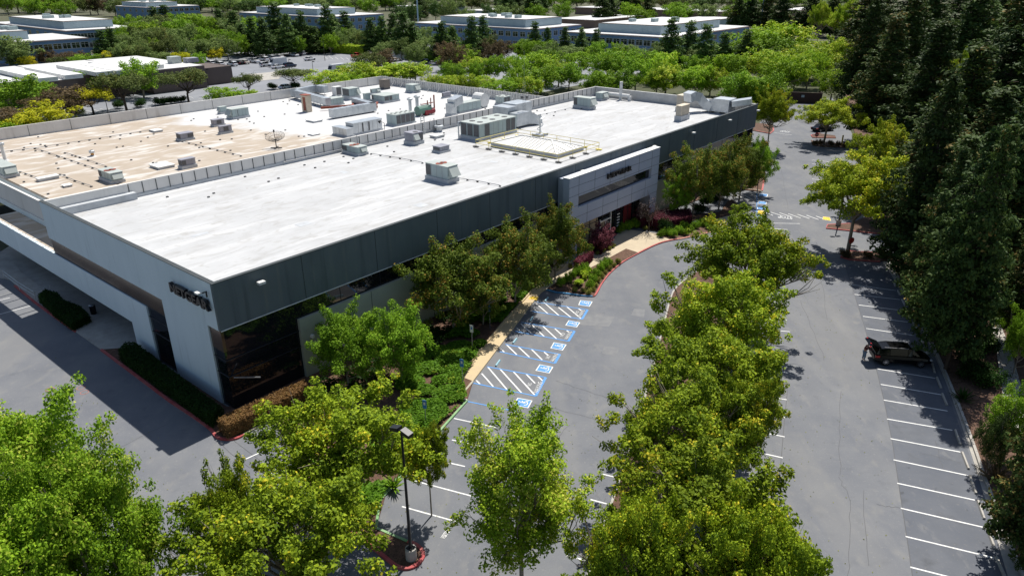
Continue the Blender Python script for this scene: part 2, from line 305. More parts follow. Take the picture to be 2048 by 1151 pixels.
def branch_mb(mb, rng, p0, p1, r0, r1, seg=3, n=5, wob=.12):
    pts = [Vector(p0)]; p0 = Vector(p0); p1 = Vector(p1); L = (p1-p0).length
    for i in range(1, seg): t = i/seg; pts.append(p0.lerp(p1, t)+Vector(rng.normal(size=3))*L*wob*.5+Vector((0, 0, -L*.10*math.sin(math.pi*t))))
    pts.append(p1)
    for i in range(seg): mb.tube(pts[i], pts[i+1], r0+(r1-r0)*i/seg, r0+(r1-r0)*(i+1)/seg, n, cap=False)
    return pts
VAR = {}
def broadleaf(key, seed, ncl, per, leaf, zc=1.3, rz=.72, rc=(.17, .3), inner=.45, m=F_plane, bark=M_bark, ell=.6, tr=.045, fork=.75, flat=.75, minz=-.55, limbs=12, arms=16):
    rng = np.random.default_rng(seed); cl = []; cen = np.array([0, 0, zc]); ph = rng.uniform(0, 6.28, 6)
    for i in range(ncl):
        k = (i+.5)/ncl; z = 1-(1-minz)*k; a = i*2.39996+rng.normal()*.35; s = math.sqrt(max(0, 1-z*z)); d = np.array([math.cos(a)*s, math.sin(a)*s, z])
        lump = .78+.15*math.sin(2*a+ph[0]+z)+.13*math.sin(3*a+ph[1]+2*z)+.09*math.sin(5*a+ph[2]-3*z)+rng.normal()*.07
        r = rng.uniform(*rc); q = rng.uniform(inner, 1)**.55*min(lump, 1.0); q = min(q, 1.08)
        c = cen+d*q*(np.array([1, 1, rz])-r*np.array([1, 1, .7])); cl.append((c, r, int(per*(r/rc[1])**2*1.3), flat))
    for i in range(arms):
        a = rng.uniform(0, 6.28); z = rng.uniform(-.3, .95); s = math.sqrt(1-z*z); d = np.array([math.cos(a)*s, math.sin(a)*s, z]); q0 = rng.uniform(.95, 1.12)
        for k in range(3): cl.append((cen+d*(q0-.1*k)*np.array([1, 1, rz])+rng.normal(size=3)*.03, rc[0]*(1+.35*k), int(per*.22*(1+k)), 1.0))
    v = cluster_leaves(cl, cen, leaf, leaf*ell, rng)
    mb = MB(); f = Vector((rng.normal()*.02, rng.normal()*.02, fork)); mb.tube((0, 0, -.02), f, tr, tr*.75, 8, cap=False)
    idx = rng.permutation(len(cl))[:limbs]
    for j in idx:
        c = Vector(cl[j][0]); pts = branch_mb(mb, rng, f+Vector((0, 0, rng.uniform(-.1, .25))), c, tr*.5, tr*.1, 3)
        for _ in range(3):
            branch_mb(mb, rng, pts[2], c+Vector(rng.normal(size=3))*cl[j][1]*.8, tr*.2, tr*.05, 2, 4)
    VAR.setdefault(key, []).append((leaf_mesh('crown', v, m), mb, bark))
def conifer(key, seed, whorls, per, leaf, h=4.0, base=.1, m=F_pine, bark=M_barkd, power=.85, br=7, ragged=.25, tr=.05, droop=.15, cr=.12):
    rng = np.random.default_rng(seed); cl = []; mb = MB(); mb.tube((0, 0, -.05), (0, 0, h*.97), tr, tr*.15, 7, cap=False)
    for i in range(whorls):
        t = (i+rng.uniform(0, .8))/whorls; z = h*(base+(1-base)*t); r = (1-t)**power*(1-.25*max(0, .25-t)/.25); a0 = rng.uniform(0, 6.28)
        nb = max(2, int(br*(1-t*.6)))
        for k in range(nb):
            a = a0+6.28*k/nb+rng.normal()*.3; rr = max(.08, r*rng.uniform(1-ragged*1.6, 1)); tip = np.array([math.cos(a)*rr, math.sin(a)*rr, z-droop*rr+rng.normal()*.05])
            if rr > .25: mb.tube((0, 0, z), tuple(tip*.9+np.array([0, 0, z*.1])), tr*.25, tr*.06, 4, cap=False)
            ns = max(1, int(rr/.22))
            for q in range(ns):
                u = (q+1)/ns if ns > 1 else .6; c = np.array([0, 0, z])*(1-u)+tip*u; c = c+rng.normal(size=3)*.045
                cl.append((c-np.array([0, 0, 0]), cr*(1+.5*rng.uniform()), per, .6))
    v = cluster_leaves(cl, np.array([0, 0, h*.4]), leaf, leaf*.5, rng, upw=.5)
    VAR.setdefault(key, []).append((leaf_mesh('crown', v, m), mb, bark))
for s in range(5): broadleaf('plane', 10+s, 190, 215, .04, rc=(.06, .17), m=F_plane, minz=-.5, limbs=30, tr=.035, inner=.4, arms=26, zc=1.25, rz=.78)
for s in range(2): broadleaf('lush', 20+s, 260, 270, .034, zc=1.25, rz=.95, m=F_maple, minz=-.7, rc=(.07, .18), inner=.6, limbs=14)
broadleaf('tall', 31, 260, 170, .044, zc=1.85, rz=1.45, m=F_bright, minz=-.85, rc=(.07, .2), fork=1.0, limbs=30, tr=.035)
for s in range(2): broadleaf('crape', 40+s, 150, 190, .044, zc=1.05, rz=.93, m=F_crape, minz=-.8, fork=.3, limbs=14, tr=.03, rc=(.08, .2))
for s in range(4): broadleaf('round', 50+s, 85, 62, .085, zc=1.0, rz=.93, m=F_far, minz=-.85, rc=(.11, .27), inner=.75, limbs=6, fork=.4)
for s in range(2): broadleaf('umbrella', 60+s, 30, 110, .085, zc=1.45, rz=.45, m=F_olive, minz=-.3, rc=(.18, .32), inner=.6, limbs=14, fork=.6, tr=.05, bark=M_barkd)
for s in range(2): broadleaf('shrub', 70+s, 22, 60, .16, zc=.55, rz=.6, m=F_cover, minz=-.7, rc=(.3, .42), inner=.7, limbs=4, fork=.15, tr=.03)
for s in range(3): conifer('pine', 80+s, 19, 34, .13, h=3.6, m=F_pine, ragged=.25, br=9, cr=.17, power=.7)
for s in range(4): conifer('redwood', 90+s, 32, 44, .085, h=4.2, m=F_red, ragged=.3, power=.6, br=10, base=.13, tr=.045, droop=.16, cr=.13)
def baretree(seed):
    rng = np.random.default_rng(seed); mb = MB(); f = Vector((0, 0, .5)); mb.tube((0, 0, 0), f, .05, .04, 6, cap=False)
    for i in range(16):
        a = rng.uniform(0, 6.28); r = rng.uniform(.4, .9); p = Vector((math.cos(a)*r, math.sin(a)*r, rng.uniform(1.0, 2.0))); pts = branch_mb(mb, rng, f, p, .025, .006, 3, 4)
        for _ in range(5): branch_mb(mb, rng, pts[2], p+Vector(rng.normal(size=3))*.3, .008, .003, 2, 3)
    cl = [(np.array([rng.normal()*.45, rng.normal()*.45, rng.uniform(1, 1.9)]), .25, 50, 1) for _ in range(14)]
    VAR.setdefault('bare', []).append((leaf_mesh('crown', cluster_leaves(cl, np.array([0, 0, 1.4]), .09, .02, rng), F_twig), mb, M_barkd))
baretree(5)
NATH = dict(plane=2.0, lush=2.2, tall=3.25, crape=1.95, round=1.9, umbrella=1.9, shrub=1.15, pine=3.6, redwood=4.2, bare=2.1)
TRUNKM = {}
rt = random.Random(7)
KN = dict(plane='plane_tree', lush='broadleaf_tree', tall='plane_tree', crape='crape_myrtle_tree', round='broadleaf_tree', umbrella='spreading_tree', shrub='shrub', pine='pine_tree', redwood='redwood_tree', bare='bare_tree')
def tree_at(loc, r, h, kind, label, cat='tree', group=None, leaf=None, var=None, name=None):
    vs = VAR[kind]; i = (var if var is not None else rt.randrange(len(vs))) % len(vs); me, mb, bark = vs[i]
    root = thing(name or KN[kind], label, cat, loc, rt.uniform(0, 6.28), group); root.scale = (r, r, h/NATH[kind])
    if (kind, i) not in TRUNKM:
        t = mb.build('trunk', bark, root, smooth=True); TRUNKM[(kind, i)] = t.data
    else: t = link(bpy.data.objects.new('trunk', TRUNKM[(kind, i)])); t.parent = root
    c = link(bpy.data.objects.new('crown', me)); c.parent = root
    if leaf: c.material_slots[0].link = 'OBJECT'; c.material_slots[0].material = leaf
    return root
def tree(x, yt, yb, wd, kind, label, cat='tree', group=None, leaf=None, var=None, name=None, hmax=40):
    ym = (yt+yb)/2; xb = x+(CX-x)*(yb-ym)/(3850-ym); g = G(xb, yb)
    h = bis(lambda z: Pj((g.x, g.y, z))[1]-yt, 0.3, 31.5) if Pj((g.x, g.y, 31.5))[1] < yt else 31
    mid = Vector((g.x, g.y, h*.6)); dist = (mid-Vector((0, 0, CH))).length; r = wd/2*dist/FPX*{'redwood': 1.08, 'crape': 1.06, 'plane': .97, 'pine': 1.4, 'lush': .97, 'tall': .97, 'round': 1.06}.get(kind, 1.05)
    return tree_at(g, r, min(h, hmax), kind, label, cat, group, leaf, var, name)
# ================= SETTING =================
def W(pts, z=0): return [G(x, y, z) for x, y in pts]
mb = MB(); mb.sheet([(-3500, -200), (3500, -200), (3500, 5500), (-3500, 5500)], -.06); structure(mb, 'ground', M_earth)
mb = MB(); mb.sheet(W([(-1100, 1500), (2350, 1500), (2085, 1240), (2043, 1151), (1962, 940), (1864, 686), (1820, 600), (1775, 521), (1990, 545), (2010, 492), (1822, 473), (1735, 460), (1722, 300), (1665, 196), (1560, 196), (1450, 330), (900, 560), (60, 505), (-900, 440)]), 0); structure(mb, 'asphalt_driveway', M_asph)
def poly_ab(l): return [B(a, b) for a, b in l]
mb = MB(); mb.sheet(poly_ab([(-70, 82), (330, 82), (330, 300), (-70, 300)]), -.03); structure(mb, 'rear_parking_lot', M_far); mb = MB(); mb.sheet(poly_ab([(101, -30), (330, -70), (330, 81.9), (101, 81.9)]), -.035); structure(mb, 'planted_verge', M_verge)
mb = MB(); mb.sheet(W([(494, 149), (557, 142.6), (570, 145.5), (557, 158), (518, 162)]), .0); structure(mb, 'concrete_apron', M_conc)
mb = MB(); mb.sheet(W([(1690, 530), (1703, 570), (1728, 650), (1752, 735), (1768, 800), (1785, 885), (1800, 985), (1817, 1095), (1832, 1200), (1850, 1350), (2110, 1350), (2030, 1151), (1966, 985), (1904, 810), (1830, 640), (1768, 521)]), .004); structure(mb, 'bay_surfacing', M_asph2)
mb = MB()
for q in ([(1160, 628), (1230, 632), (1218, 653), (1150, 648)], [(1208, 692), (1238, 695), (1234, 712), (1204, 706)], [(1268, 617), (1290, 618), (1288, 634), (1262, 630)]): mb.sheet(W(q), .005)
structure(mb, 'asphalt_patch', M_patch)
def stripe(mb, p0, p1, w=.11, z=.009, m=None):
    a = G(*p0); b = G(*p1); d = (b-a).normalized(); n = Vector((-d.y, d.x, 0))*w/2; mb.add([(q.x, q.y, z) for q in (a-n, b-n, b+n, a+n)], [(0, 1, 2, 3)], m)
def pline(mb, pts, w=.11, z=.009, m=None):
    for p, q in zip(pts, pts[1:]): stripe(mb, p, q, w, z, m)
mb = MB(); r5 = lambda x, y: (1600+x/2.877, 450+y/2.877); r8 = lambda x, y: (1450+x/3.102, 780+y/3.102)
for a, b in (((295, 342), (552, 376)), ((313, 398), (575, 428)), ((338, 459), (600, 492)), ((362, 524), (625, 558)), ((381, 594), (655, 634)), ((408, 665), (690, 708)), ((440, 825), (778, 880)), ((465, 915), (815, 975))): stripe(mb, r5(*a), r5(*b))
for a, b in (((985, 60), (1380, 128)), ((1005, 177), (1410, 247)), ((1027, 299), (1460, 382)), ((1045, 430), (1510, 528)), ((1068, 575), (1550, 680)), ((1090, 730), (1610, 850)), ((1120, 905), (1670, 1038)), ((1150, 1095), (1720, 1240))): stripe(mb, r8(*a), r8(*b))
for a, b in (((200, 30), (383, 58)), ((220, 140), (378, 170)), ((160, 245), (370, 288)), ((180, 378), (358, 418)), ((150, 520), (325, 556))): stripe(mb, r8(*a), r8(*b))
for a, b in (((1510, 765), (1574, 773)), ((1500, 735), (1577, 745)), ((1500, 700), (1578, 708)), ((1500, 655), (1580, 663)), ((1500, 634), (1575, 640)), ((1520, 600), (1567, 605)), ((1181, 998), (1260, 1019)), ((1163, 1050), (1240, 1070)), ((1204, 947), (1290, 968)), ((1133, 1110), (1230, 1135))): stripe(mb, a, b)
for a, b in (((908, 836), (992, 854)), ((904, 879), (960, 891)), ((881, 921), (930, 932)), ((815, 957), (947, 992)), ((804, 1012), (912, 1042)), ((492, 917), (525, 902)), ((537, 949), (575, 930)), ((585, 983), (622, 963)), ((640, 1018), (680, 996)), ((281, 1125), (331, 1095)), ((200, 1165), (248, 1142)), ((1536, 456), (1575, 459)), ((1535, 446), (1600, 447)), ((1548, 265.5), (1584, 270)), ((1585, 289), (1615, 292)), ((0, 628), (62, 611)), ((0, 600), (20, 595)), ((1757, 494), (1785, 496)), ((1760, 501), (1782, 503))): stripe(mb, a, b)
for i in range(8): y = 320+i*7.6; stripe(mb, (1624, y), (1668, y+4.5), .12)
z6 = lambda x, y: (1380+x/5.756, 300+y/5.756)
for a, b in (((880, 722), (955, 752)), ((930, 715), (1065, 758)), ((1030, 722), (1165, 768)), ((1130, 732), (1272, 782)), ((1238, 740), (1375, 788)), ((1340, 750), (1480, 800)), ((1450, 760), (1560, 800)), ((1640, 775), (1740, 800)), ((430, 662), (495, 697)), ((500, 668), (580, 707)), ((608, 680), (692, 725)), ((470, 508), (545, 548)), ((540, 515), (620, 558)), ((635, 528), (720, 570)), ((735, 538), (815, 580))): stripe(mb, z6(*a), z6(*b), .14)
z7 = lambda x, y: (860+x/4.4265, 560+y/4.4265)
for a, b in (((510, 765), (680, 965)), ((458, 825), (560, 940)), ((410, 885), (442, 917)), ((615, 780), (808, 993)), ((735, 805), (925, 1013)), ((850, 828), (930, 912)), ((955, 850), (998, 890)), ((675, 568), (768, 658)), ((628, 608), (658, 636)), ((783, 590), (880, 680)), ((898, 610), (993, 705)), ((1010, 635), (1048, 667)), ((805, 385), (902, 475)), ((768, 423), (808, 458)), ((897, 390), (1010, 497)), ((1000, 407), (1120, 518)), ((1105, 428), (1170, 487)), ((1210, 445), (1230, 460)), ((942, 208), (1045, 297)), ((915, 245), (950, 280)), ((1010, 198), (1145, 315)), ((1103, 213), (1253, 333)), ((1205, 230), (1340, 342)), ((1310, 248), (1340, 270))): stripe(mb, z7(*a), z7(*b), .13)
for i in range(9): stripe(mb, (648+i*11, 113+i*.6), (655+i*11, 118+i*.6), .15)
for i in range(5): stripe(mb, (305+i*17, 207-i*4), (318+i*17, 212-i*4), .12)
for i in range(9): stripe(mb, (330+i*22, 206-i*2.6), (344+i*22, 203-i*2.6), .12)
for i in range(6): stripe(mb, (158+i*14, 222-i*1.5), (172+i*14, 226-i*1.5), .12)
structure(mb, 'white_parking_lines', M_white)
mb = MB()
for q in ([(505, 765), (1025, 860), (935, 1025), (385, 910)], [(668, 568), (1150, 655), (1105, 735), (612, 632)], [(808, 373), (1280, 450), (1225, 540), (752, 452)], [(950, 195), (1395, 262), (1345, 345), (900, 275)]):
    q = [z7(*p) for p in q]; pline(mb, [q[0], q[1], q[2], q[3]], .14, .013, M_bluep)
    pline(mb, [q[1], q[2]], .24, .0145, M_bluep)
pline(mb, [z7(255, 1055), z7(330, 1072), z7(760, 1160)], .12, .013, M_bluep); pline(mb, [z6(430, 662), z6(770, 700)], .12, .013, M_bluep); pline(mb, [z6(770, 500), z6(770, 760)], .1, .013, M_bluep)
def patch(mb, corners, z, m, inset=0):
    c = [G(*p) for p in corners]; k = sum(c, Vector())/4; mb.add([((p.x+(k.x-p.x)*inset), (p.y+(k.y-p.y)*inset), z) for p in c], [(0, 1, 2, 3)], m)
HC = [[(735, 1105), (870, 1133), (908, 1065), (775, 1040)], [(933, 800), (1058, 825), (1092, 767), (970, 745)], [(1065, 602), (1175, 622), (1210, 570), (1095, 550)], [(1197, 400), (1300, 418), (1330, 375), (1227, 355)], [(1312, 220), (1413, 235), (1440, 190), (1330, 178)]]
HC = [[z7(*p) for p in q] for q in HC]
HC2 = [[z6(x0, y0+30), z6(x0+100, y0+38), z6(x0+108, y0+8), z6(x0+8, y0)] for x0, y0 in ((790, 500), (777, 588), (770, 650), (765, 750))]
for q in HC+HC2: patch(mb, q, .016, M_white); patch(mb, q, .02, M_bluep, .14)
patch(mb, [z6(775, 738), z6(868, 748), z6(875, 702), z6(782, 695)], .016, M_white); patch(mb, [z6(775, 738), z6(868, 748), z6(875, 702), z6(782, 695)], .02, M_yelp, .06)
patch(mb, [z6(1525, 800), z6(1625, 815), z6(1610, 775), z6(1530, 766)], .016, M_white); patch(mb, [z6(1525, 800), z6(1625, 815), z6(1610, 775), z6(1530, 766)], .02, M_yelp, .06)
def icon(mb, q):
    c = [G(*p) for p in q]  # bl, br, tr, tl ; s to the right, t upward
    def at(s, t): p = c[0].lerp(c[1], s).lerp(c[3].lerp(c[2], s), t); return Vector((p.x, p.y, .024))
    def seg(s0, t0, s1, t1, w=.045):
        a, b = at(s0, t0), at(s1, t1); d = (b-a).normalized(); n = Vector((-d.y, d.x, 0))*w*.9; mb.add([a-n, b-n, b+n, a+n], [(0, 1, 2, 3)], M_white)
    k = 14; ring = [(.66+.15*math.cos(R(-100+i*20)), .47+.21*math.sin(R(-100+i*20))) for i in range(k)]
    for p, r in zip(ring, ring[1:]): seg(*p, *r)
    seg(.3, .55, .62, .5); seg(.62, .5, .64, .78); seg(.64, .78, .78, .82); seg(.42, .54, .42, .74)
    mb.add([at(.24+.045*math.cos(R(i*45)), .57+.07*math.sin(R(i*45))) for i in range(8)], [list(range(8))], M_white)
for q in HC: icon(mb, q)
structure(mb, 'painted_bay_markings')
mb = MB()
def gtext(txt, p_start, p_end, upx, height, m=M_faint):
    o = G(*p_start); ex = G(*p_end)-o; ex.z = 0; n = Vector((-ex.y, ex.x, 0)).normalized(); t = G(*upx)-o
    if n.dot(t) < 0: n = -n; 
    o.z = .026; text_on(mb, txt, o, ex, n*height, m=m, bold=.02)
zz = z7
gtext('PARKING', z7(958, 1000), z7(1000, 905), z7(850, 900), .42); gtext('NO', z7(893, 940), z7(908, 912), z7(850, 900), .38)
gtext('PARKING', z7(1098, 722), z7(1138, 655), z7(1000, 650), .36); gtext('NO', z7(1052, 700), z7(1070, 672), z7(1000, 650), .36)
gtext('PARKING', z7(1222, 525), z7(1260, 458), z7(1100, 450), .36); gtext('NO', z7(1180, 500), z7(1198, 472), z7(1100, 450), .36)
gtext('PARKING', z7(1335, 330), z7(1375, 268), z7(1250, 260), .36); gtext('NO', z7(1308, 300), z7(1325, 278), z7(1250, 260), .36)
gtext('VISITOR', (889, 1078), (903, 1059), (870, 1040), .32, M_white)
gtext('STOP', (1585, 434), (1556, 431), (1570, 450), 1.2); gtext('STOP', (1581, 263), (1563, 261), (1570, 275), 1.6)
structure(mb, 'painted_words')
# dark seams between paving lanes and long cracks
mb = MB(); pline(mb, [(1690, 530), (1703, 570), (1728, 650), (1752, 735), (1768, 800), (1785, 885), (1800, 985), (1817, 1095), (1832, 1200)], .05, .008)
pline(mb, [(1576, 770), (1573, 800), (1568, 850), (1563, 910), (1556, 985)], .05, .008); pline(mb, [(1211, 995), (1200, 1030), (1180, 1085), (1150, 1151)], .04, .008)
pline(mb, [(520, 920), (480, 890), (455, 870)], .04, .008); pline(mb, [(500, 935), (460, 905), (440, 885)], .035, .008); pline(mb, [(310, 1075), (345, 1110), (370, 1140)], .05, .008)
rg = random.Random(3)
def crack(x0, y0, x1, y1, n=9, j=3):
    pts = [(x0+(x1-x0)*i/n+rg.uniform(-j, j), y0+(y1-y0)*i/n+rg.uniform(-j, j)*.6) for i in range(n+1)]; pline(mb, pts, .03, .0085)
crack(1679, 953, 1700, 1000); crack(1700, 1000, 1697, 1151); crack(1725, 980, 1735, 1130); crack(1752, 1008, 1800, 1016); crack(1680, 780, 1680, 950); crack(1870, 880, 1886, 940, 6, 2); crack(1840, 905, 1925, 925, 8, 2)
crack(1040, 800, 1200, 840, 9, 2); crack(1080, 905, 1140, 850, 6, 3); crack(1600, 600, 1650, 720, 9, 2); crack(205, 910, 330, 850, 8, 2); crack(1110, 760, 1230, 800, 9, 2); crack(1640, 540, 1655, 640, 8, 2); crack(1560, 320, 1577, 420, 8, 1.5)
structure(mb, 'seams_and_cracks', M_seam)
mb = MB()
for x, y in ((162, 775), (169, 784), (100, 778)):
    c = G(x, y)
    for i in range(14):
        a0, a1 = R(i*25.7), R((i+1)*25.7); mb.add([(c.x+math.cos(t)*r, c.y+math.sin(t)*r, .01) for t, r in ((a0, .28), (a0, .36), (a1, .36), (a1, .28))], [(0, 1, 2, 3)])
structure(mb, 'survey_paint_rings', mat('faded_red_paint', (.35, .17, .15), .9))
# ---------------- kerbs, beds, walks ----------------
def kerb(name, pts, m, w=.16, h=.14, side=0, world=False):
    P = pts if world else [G(*p) for p in pts]; mb = MB(); n = len(P); L = []; Rr = []
    for i in range(n):
        d = (P[min(i+1, n-1)]-P[max(i-1, 0)]).normalized(); k = Vector((-d.y, d.x, 0)); L.append(P[i]+k*w*(.5+side*.5)); Rr.append(P[i]-k*w*(.5-side*.5))
    v = []
    for l, r in zip(L, Rr): v += [(l.x, l.y, -.02), (l.x, l.y, h), (r.x, r.y, h), (r.x, r.y, -.02)]
    f = [(0, 1, 2, 3), (4*n-1, 4*n-2, 4*n-3, 4*n-4)]
    for i in range(n-1):
        for j in range(3): a = 4*i+j; f.append((a, a+1, a+5, a+4))
    mb.add(v, f); return structure(mb, name, m)
def smooth_pts(p, k=2):
    for _ in range(k):
        q = [p[0]]
        for a, b in zip(p, p[1:]): q += [(a[0]*.75+b[0]*.25, a[1]*.75+b[1]*.25), (a[0]*.25+b[0]*.75, a[1]*.25+b[1]*.75)]
        p = q+[p[-1]]
    return p
RK = smooth_pts([(1185, 593), (1190, 592), (1197, 580), (1202, 569), (1216.7, 549), (1244, 524.5), (1277, 506.7), (1315, 487.6), (1342.5, 480.7), (1364.4, 478), (1400, 470), (1440, 460)], 2)
kerb('red_kerb', RK, M_redk, .2); kerb('blue_kerb', [(1093, 580), (1110, 585), (1166, 592), (1185, 593)], M_bluek, .2)
CK = smooth_pts([(338.5, 801.5), (400, 842), (425, 861), (432, 875), (450, 880), (473, 878), (488, 870)], 2)
kerb('red_kerb', [(203, 700), (270, 750)]+CK, M_redk, .22); kerb('tan_kerb', [(488, 870), (520, 852), (548, 838)], M_tank, .18)
kerb('red_kerb', [(30, 572), (71, 606), (110, 634), (152, 664)], M_redk, .22)
IS = smooth_pts([(640, 1010), (690, 1053), (722, 1077), (766, 1111), (790, 1132), (808, 1138), (828, 1135), (845, 1120), (848, 1105), (833, 1089), (815, 1084)], 2)
kerb('red_kerb', IS, M_redk, .22); kerb('green_kerb', [(815, 1084), (752, 1057), (760, 1005), (773, 985), (807.6, 944), (862, 882.5), (934, 802)], M_greenk, .18)
kerb('tan_kerb', [(918, 797), (946, 764)], M_tank, .18); kerb('white_kerb', [(918, 797), (934, 802)], M_white, .18)
def bed(name, pts, m, h=.1, world=False):
    mb = MB(); P = pts if world else W(pts); mb.prism([(p.x, p.y) for p in P], -.03, h); return structure(mb, name, m)
pa = lambda a, b: B(a, b)
bed('planting_bed', [G(*p) for p in CK]+[G(520, 852), G(548, 838), G(640, 1010), G(690, 1053), G(722, 1077), G(766, 1111), G(790, 1132), G(808, 1137), G(828, 1134), G(845, 1119), G(847, 1105), G(833, 1089), G(752, 1057), G(773, 985), G(807, 944), G(862, 882.5), G(934, 802), G(946, 764), G(920, 754), G(1005, 650), G(1052, 598), G(1077, 569), G(1120, 535), G(1185, 500), G(1230, 470), B(57.5, 0.5), B(6, .5), B(0, 1)], M_mulch, .1, True)
bed('planting_bed', [G(203, 700), G(270, 750), G(338.5, 801.5)]+[B(-.1, .6), B(-.1, 17)], M_mulch, .09, True)
bed('entry_patio', [G(203, 700), B(-.1, 17), B(5, 17), B(5, 60), G(-60, 545), G(20, 560), G(71, 606), G(152, 664)], M_conc, .11, True)
bed('tan_sidewalk', [(920, 754), (946, 764), (1072, 598), (1085, 583), (1093, 580), (1110, 560), (1150, 520), (1120, 522), (1077, 569), (1052, 598), (1005, 650)], M_walk, .13)
kerb('tan_kerb', [(920, 754), (1005, 650), (1052, 598), (1077, 569)], M_walk, .16, .3)
bed('entry_plaza', [(1093, 580), (1085, 575), (1116, 545), (1160, 522), (1195, 505), (1235, 493), (1222, 487), (1236, 468), (1250, 459), (1268, 462), (1312, 468), (1350, 458), (1400, 446), (1440, 425), (1462, 402), (1480, 415), (1475, 440), (1440, 462), (1364, 479), (1342, 481), (1315, 488), (1277, 507), (1250, 500), (1228, 512), (1195, 530), (1165, 545), (1130, 557)], M_plaza, .137)
bed('planting_bed', [(1093, 580), (1166, 592), (1188, 593), (1200, 571), (1216, 549), (1243, 525), (1276, 507), (1252, 499), (1228, 512), (1195, 530), (1165, 545), (1128, 556)], M_mulch, .15)
bed('planting_bed', [(1308, 471), (1352, 459), (1400, 448), (1430, 440), (1440, 460), (1400, 469), (1364, 477), (1340, 480)], M_mulch, .15)
# tree island between the bays
IL = smooth_pts([(1389, 547), (1370, 560), (1348, 580), (1340, 600), (1330, 640), (1300, 760), (1260, 900), (1215, 1030), (1160, 1200)], 1)
kerb('pale_kerb', [(1430, 530), (1405, 537)]+IL, M_conc, .16); IRt = [(1430, 530), (1468, 545), (1478, 580), (1470, 620), (1452, 700), (1425, 800), (1385, 960), (1340, 1120), (1310, 1220)]
kerb('pale_kerb', IRt, M_conc, .16); bed('planting_bed', IL+IRt[::-1], M_mulch, .1)
# right-hand gutter, kerb, mulch slope and far path
GL = [(1764, 521), (1790, 561), (1838, 644.6), (1882, 738.5), (1911, 815), (1942, 905), (1971, 1000), (2009, 1130), (2042, 1240)]
GR = [(1775.5, 521), (1815.5, 589), (1864, 686), (1905, 780), (1943, 880), (1978.7, 986), (2045, 1151), (2085, 1240)]
mb = MB(); mb.sheet(W(smooth_pts(GL, 1)+smooth_pts(GR, 1)[::-1]), .012); structure(mb, 'concrete_gutter', M_conc)
kerb('pale_kerb', smooth_pts(GR, 1), M_conc, .2, .16, 0)
bed('mulch_slope', [G(*p) for p in smooth_pts(GR, 1)]+[G(2400, 1300), G(2500, 700), G(2300, 565), G(1990, 545), G(1800, 518)], M_mulch, .13, True)
kerb('red_kerb', [(1760, 524), (1700, 520), (1682, 515), (1685, 506), (1700, 503), (1780, 508)], M_redk, .18)
mb = MB(); mb.prism([(p.x, p.y) for p in W([(1975, 600), (1982, 650), (1990, 690), (2003, 784), (2010, 850), (2200, 1000), (2160, 860), (2048, 797), (2020, 700), (1993, 634), (1985, 600)])], .1, .16); structure(mb, 'side_path', M_conc)
bed('planting_bed', [(1682, 515), (1700, 520), (1776, 523), (1800, 517), (1780, 508), (1700, 503), (1685, 506)], M_mulch, .115)
bed('mulch_slope', [G(1652, 457), G(1735, 466), G(1822, 473), G(2010, 492), G(2300, 500), G(2300, 60), G(1720, 60), G(1690, 200), G(1716, 290), G(1735, 380), G(1742, 430), G(1700, 448), G(1655, 450)], M_mulch, .12, True)
kerb('red_kerb', [(1700, 448), (1655, 450), (1652, 457), (1735, 466), (1822, 473)], M_redk, .18)
bed('planting_bed', [(1622, 281), (1632, 284), (1652, 286), (1720, 290), (1716, 296), (1650, 294), (1625, 291)], M_mulch, .12)
bed('planting_bed', [(1622, 272), (1640, 268), (1670, 272), (1672, 277), (1625, 276)], M_mulch, .12); kerb('red_kerb', [(1670, 276), (1625, 275), (1622, 271), (1640, 267)], M_redk, .18)
bed('planting_bed', [B(100.3, -1), G(1520, 288), G(1531, 330), G(1526, 372), G(1522, 384), G(1470, 378), B(66, -.3), B(100.3, .1)], M_mulch, .12, True)
kerb('red_kerb', [(1531, 330), (1529, 345), (1526, 372), (1524, 382)], M_redk, .25); kerb('tan_kerb', [(1524, 383), (1510, 380), (1470, 377)], M_tank, .2)
kerb('red_kerb', [(1512, 262), (1540, 268), (1547, 262), (1546, 255)], M_redk, .25); bed('planting_bed', [(1505, 262), (1540, 268), (1547, 262), (1546, 250), (1505, 246)], M_mulch, .12)
bed('planting_bed', [B(63, -.2), G(1440, 425), G(1395, 440), G(1350, 452), G(1312, 462), G(1275, 455), B(58.5, -.2)], M_mulch, .11, True)
bed('planting_bed', [(1464, 400), (1455, 404), (1442, 424), (1400, 446), (1430, 440), (1476, 428), (1480, 415)], M_mulch, .16)
# ================= MAIN BUILDING =================
bld = thing('office_building', 'long two-storey office building with white flat roof, dark slate front and pale end wall', 'building', CO, TH)
ZR, ZT = 9.35, 11.04
def part(name, mb, m=None, parent=bld, smooth=False): return mb.build(name, m, parent, smooth)
mb = MB().box(.3, 99.8, .3, 33.0, 9.1, ZR, M_roofw)
M_rseam = mat('roof_seam', (.36, .36, .355), .85, col2=(.5, .5, .5), scale=.5); rg0 = random.Random(9)
for i in range(1, 11): mb.box(.4, 99.7, i*3.05, i*3.05+.09, ZR+.002, ZR+.006, M_rseam)
for i in range(9): x = rg0.uniform(6, 92); y = rg0.uniform(3, 28); mb.box(x, x+rg0.uniform(.6, 1.8), y+.12, y+rg0.uniform(.6, 1.4), ZR+.008, ZR+.012, M_curb)
part('front_roof', mb)
part('back_roof', MB().box(2.9, 84, 33.4, 78.8, 9.1, ZR), M_rooft)  # edge held back from the screen, an invented gap admitting sun to the terrace
part('glazed_core', MB().box(.35, 99.8, .3, 16.7, 0, 7.3).box(5, 99.8, 16.7, 32.9, 0, 7.3).box(.35, 5, 16.7, 33.0, 5.3, 7.3).box(5, 84, 33, 78.6, 0, 5.2), M_glass)
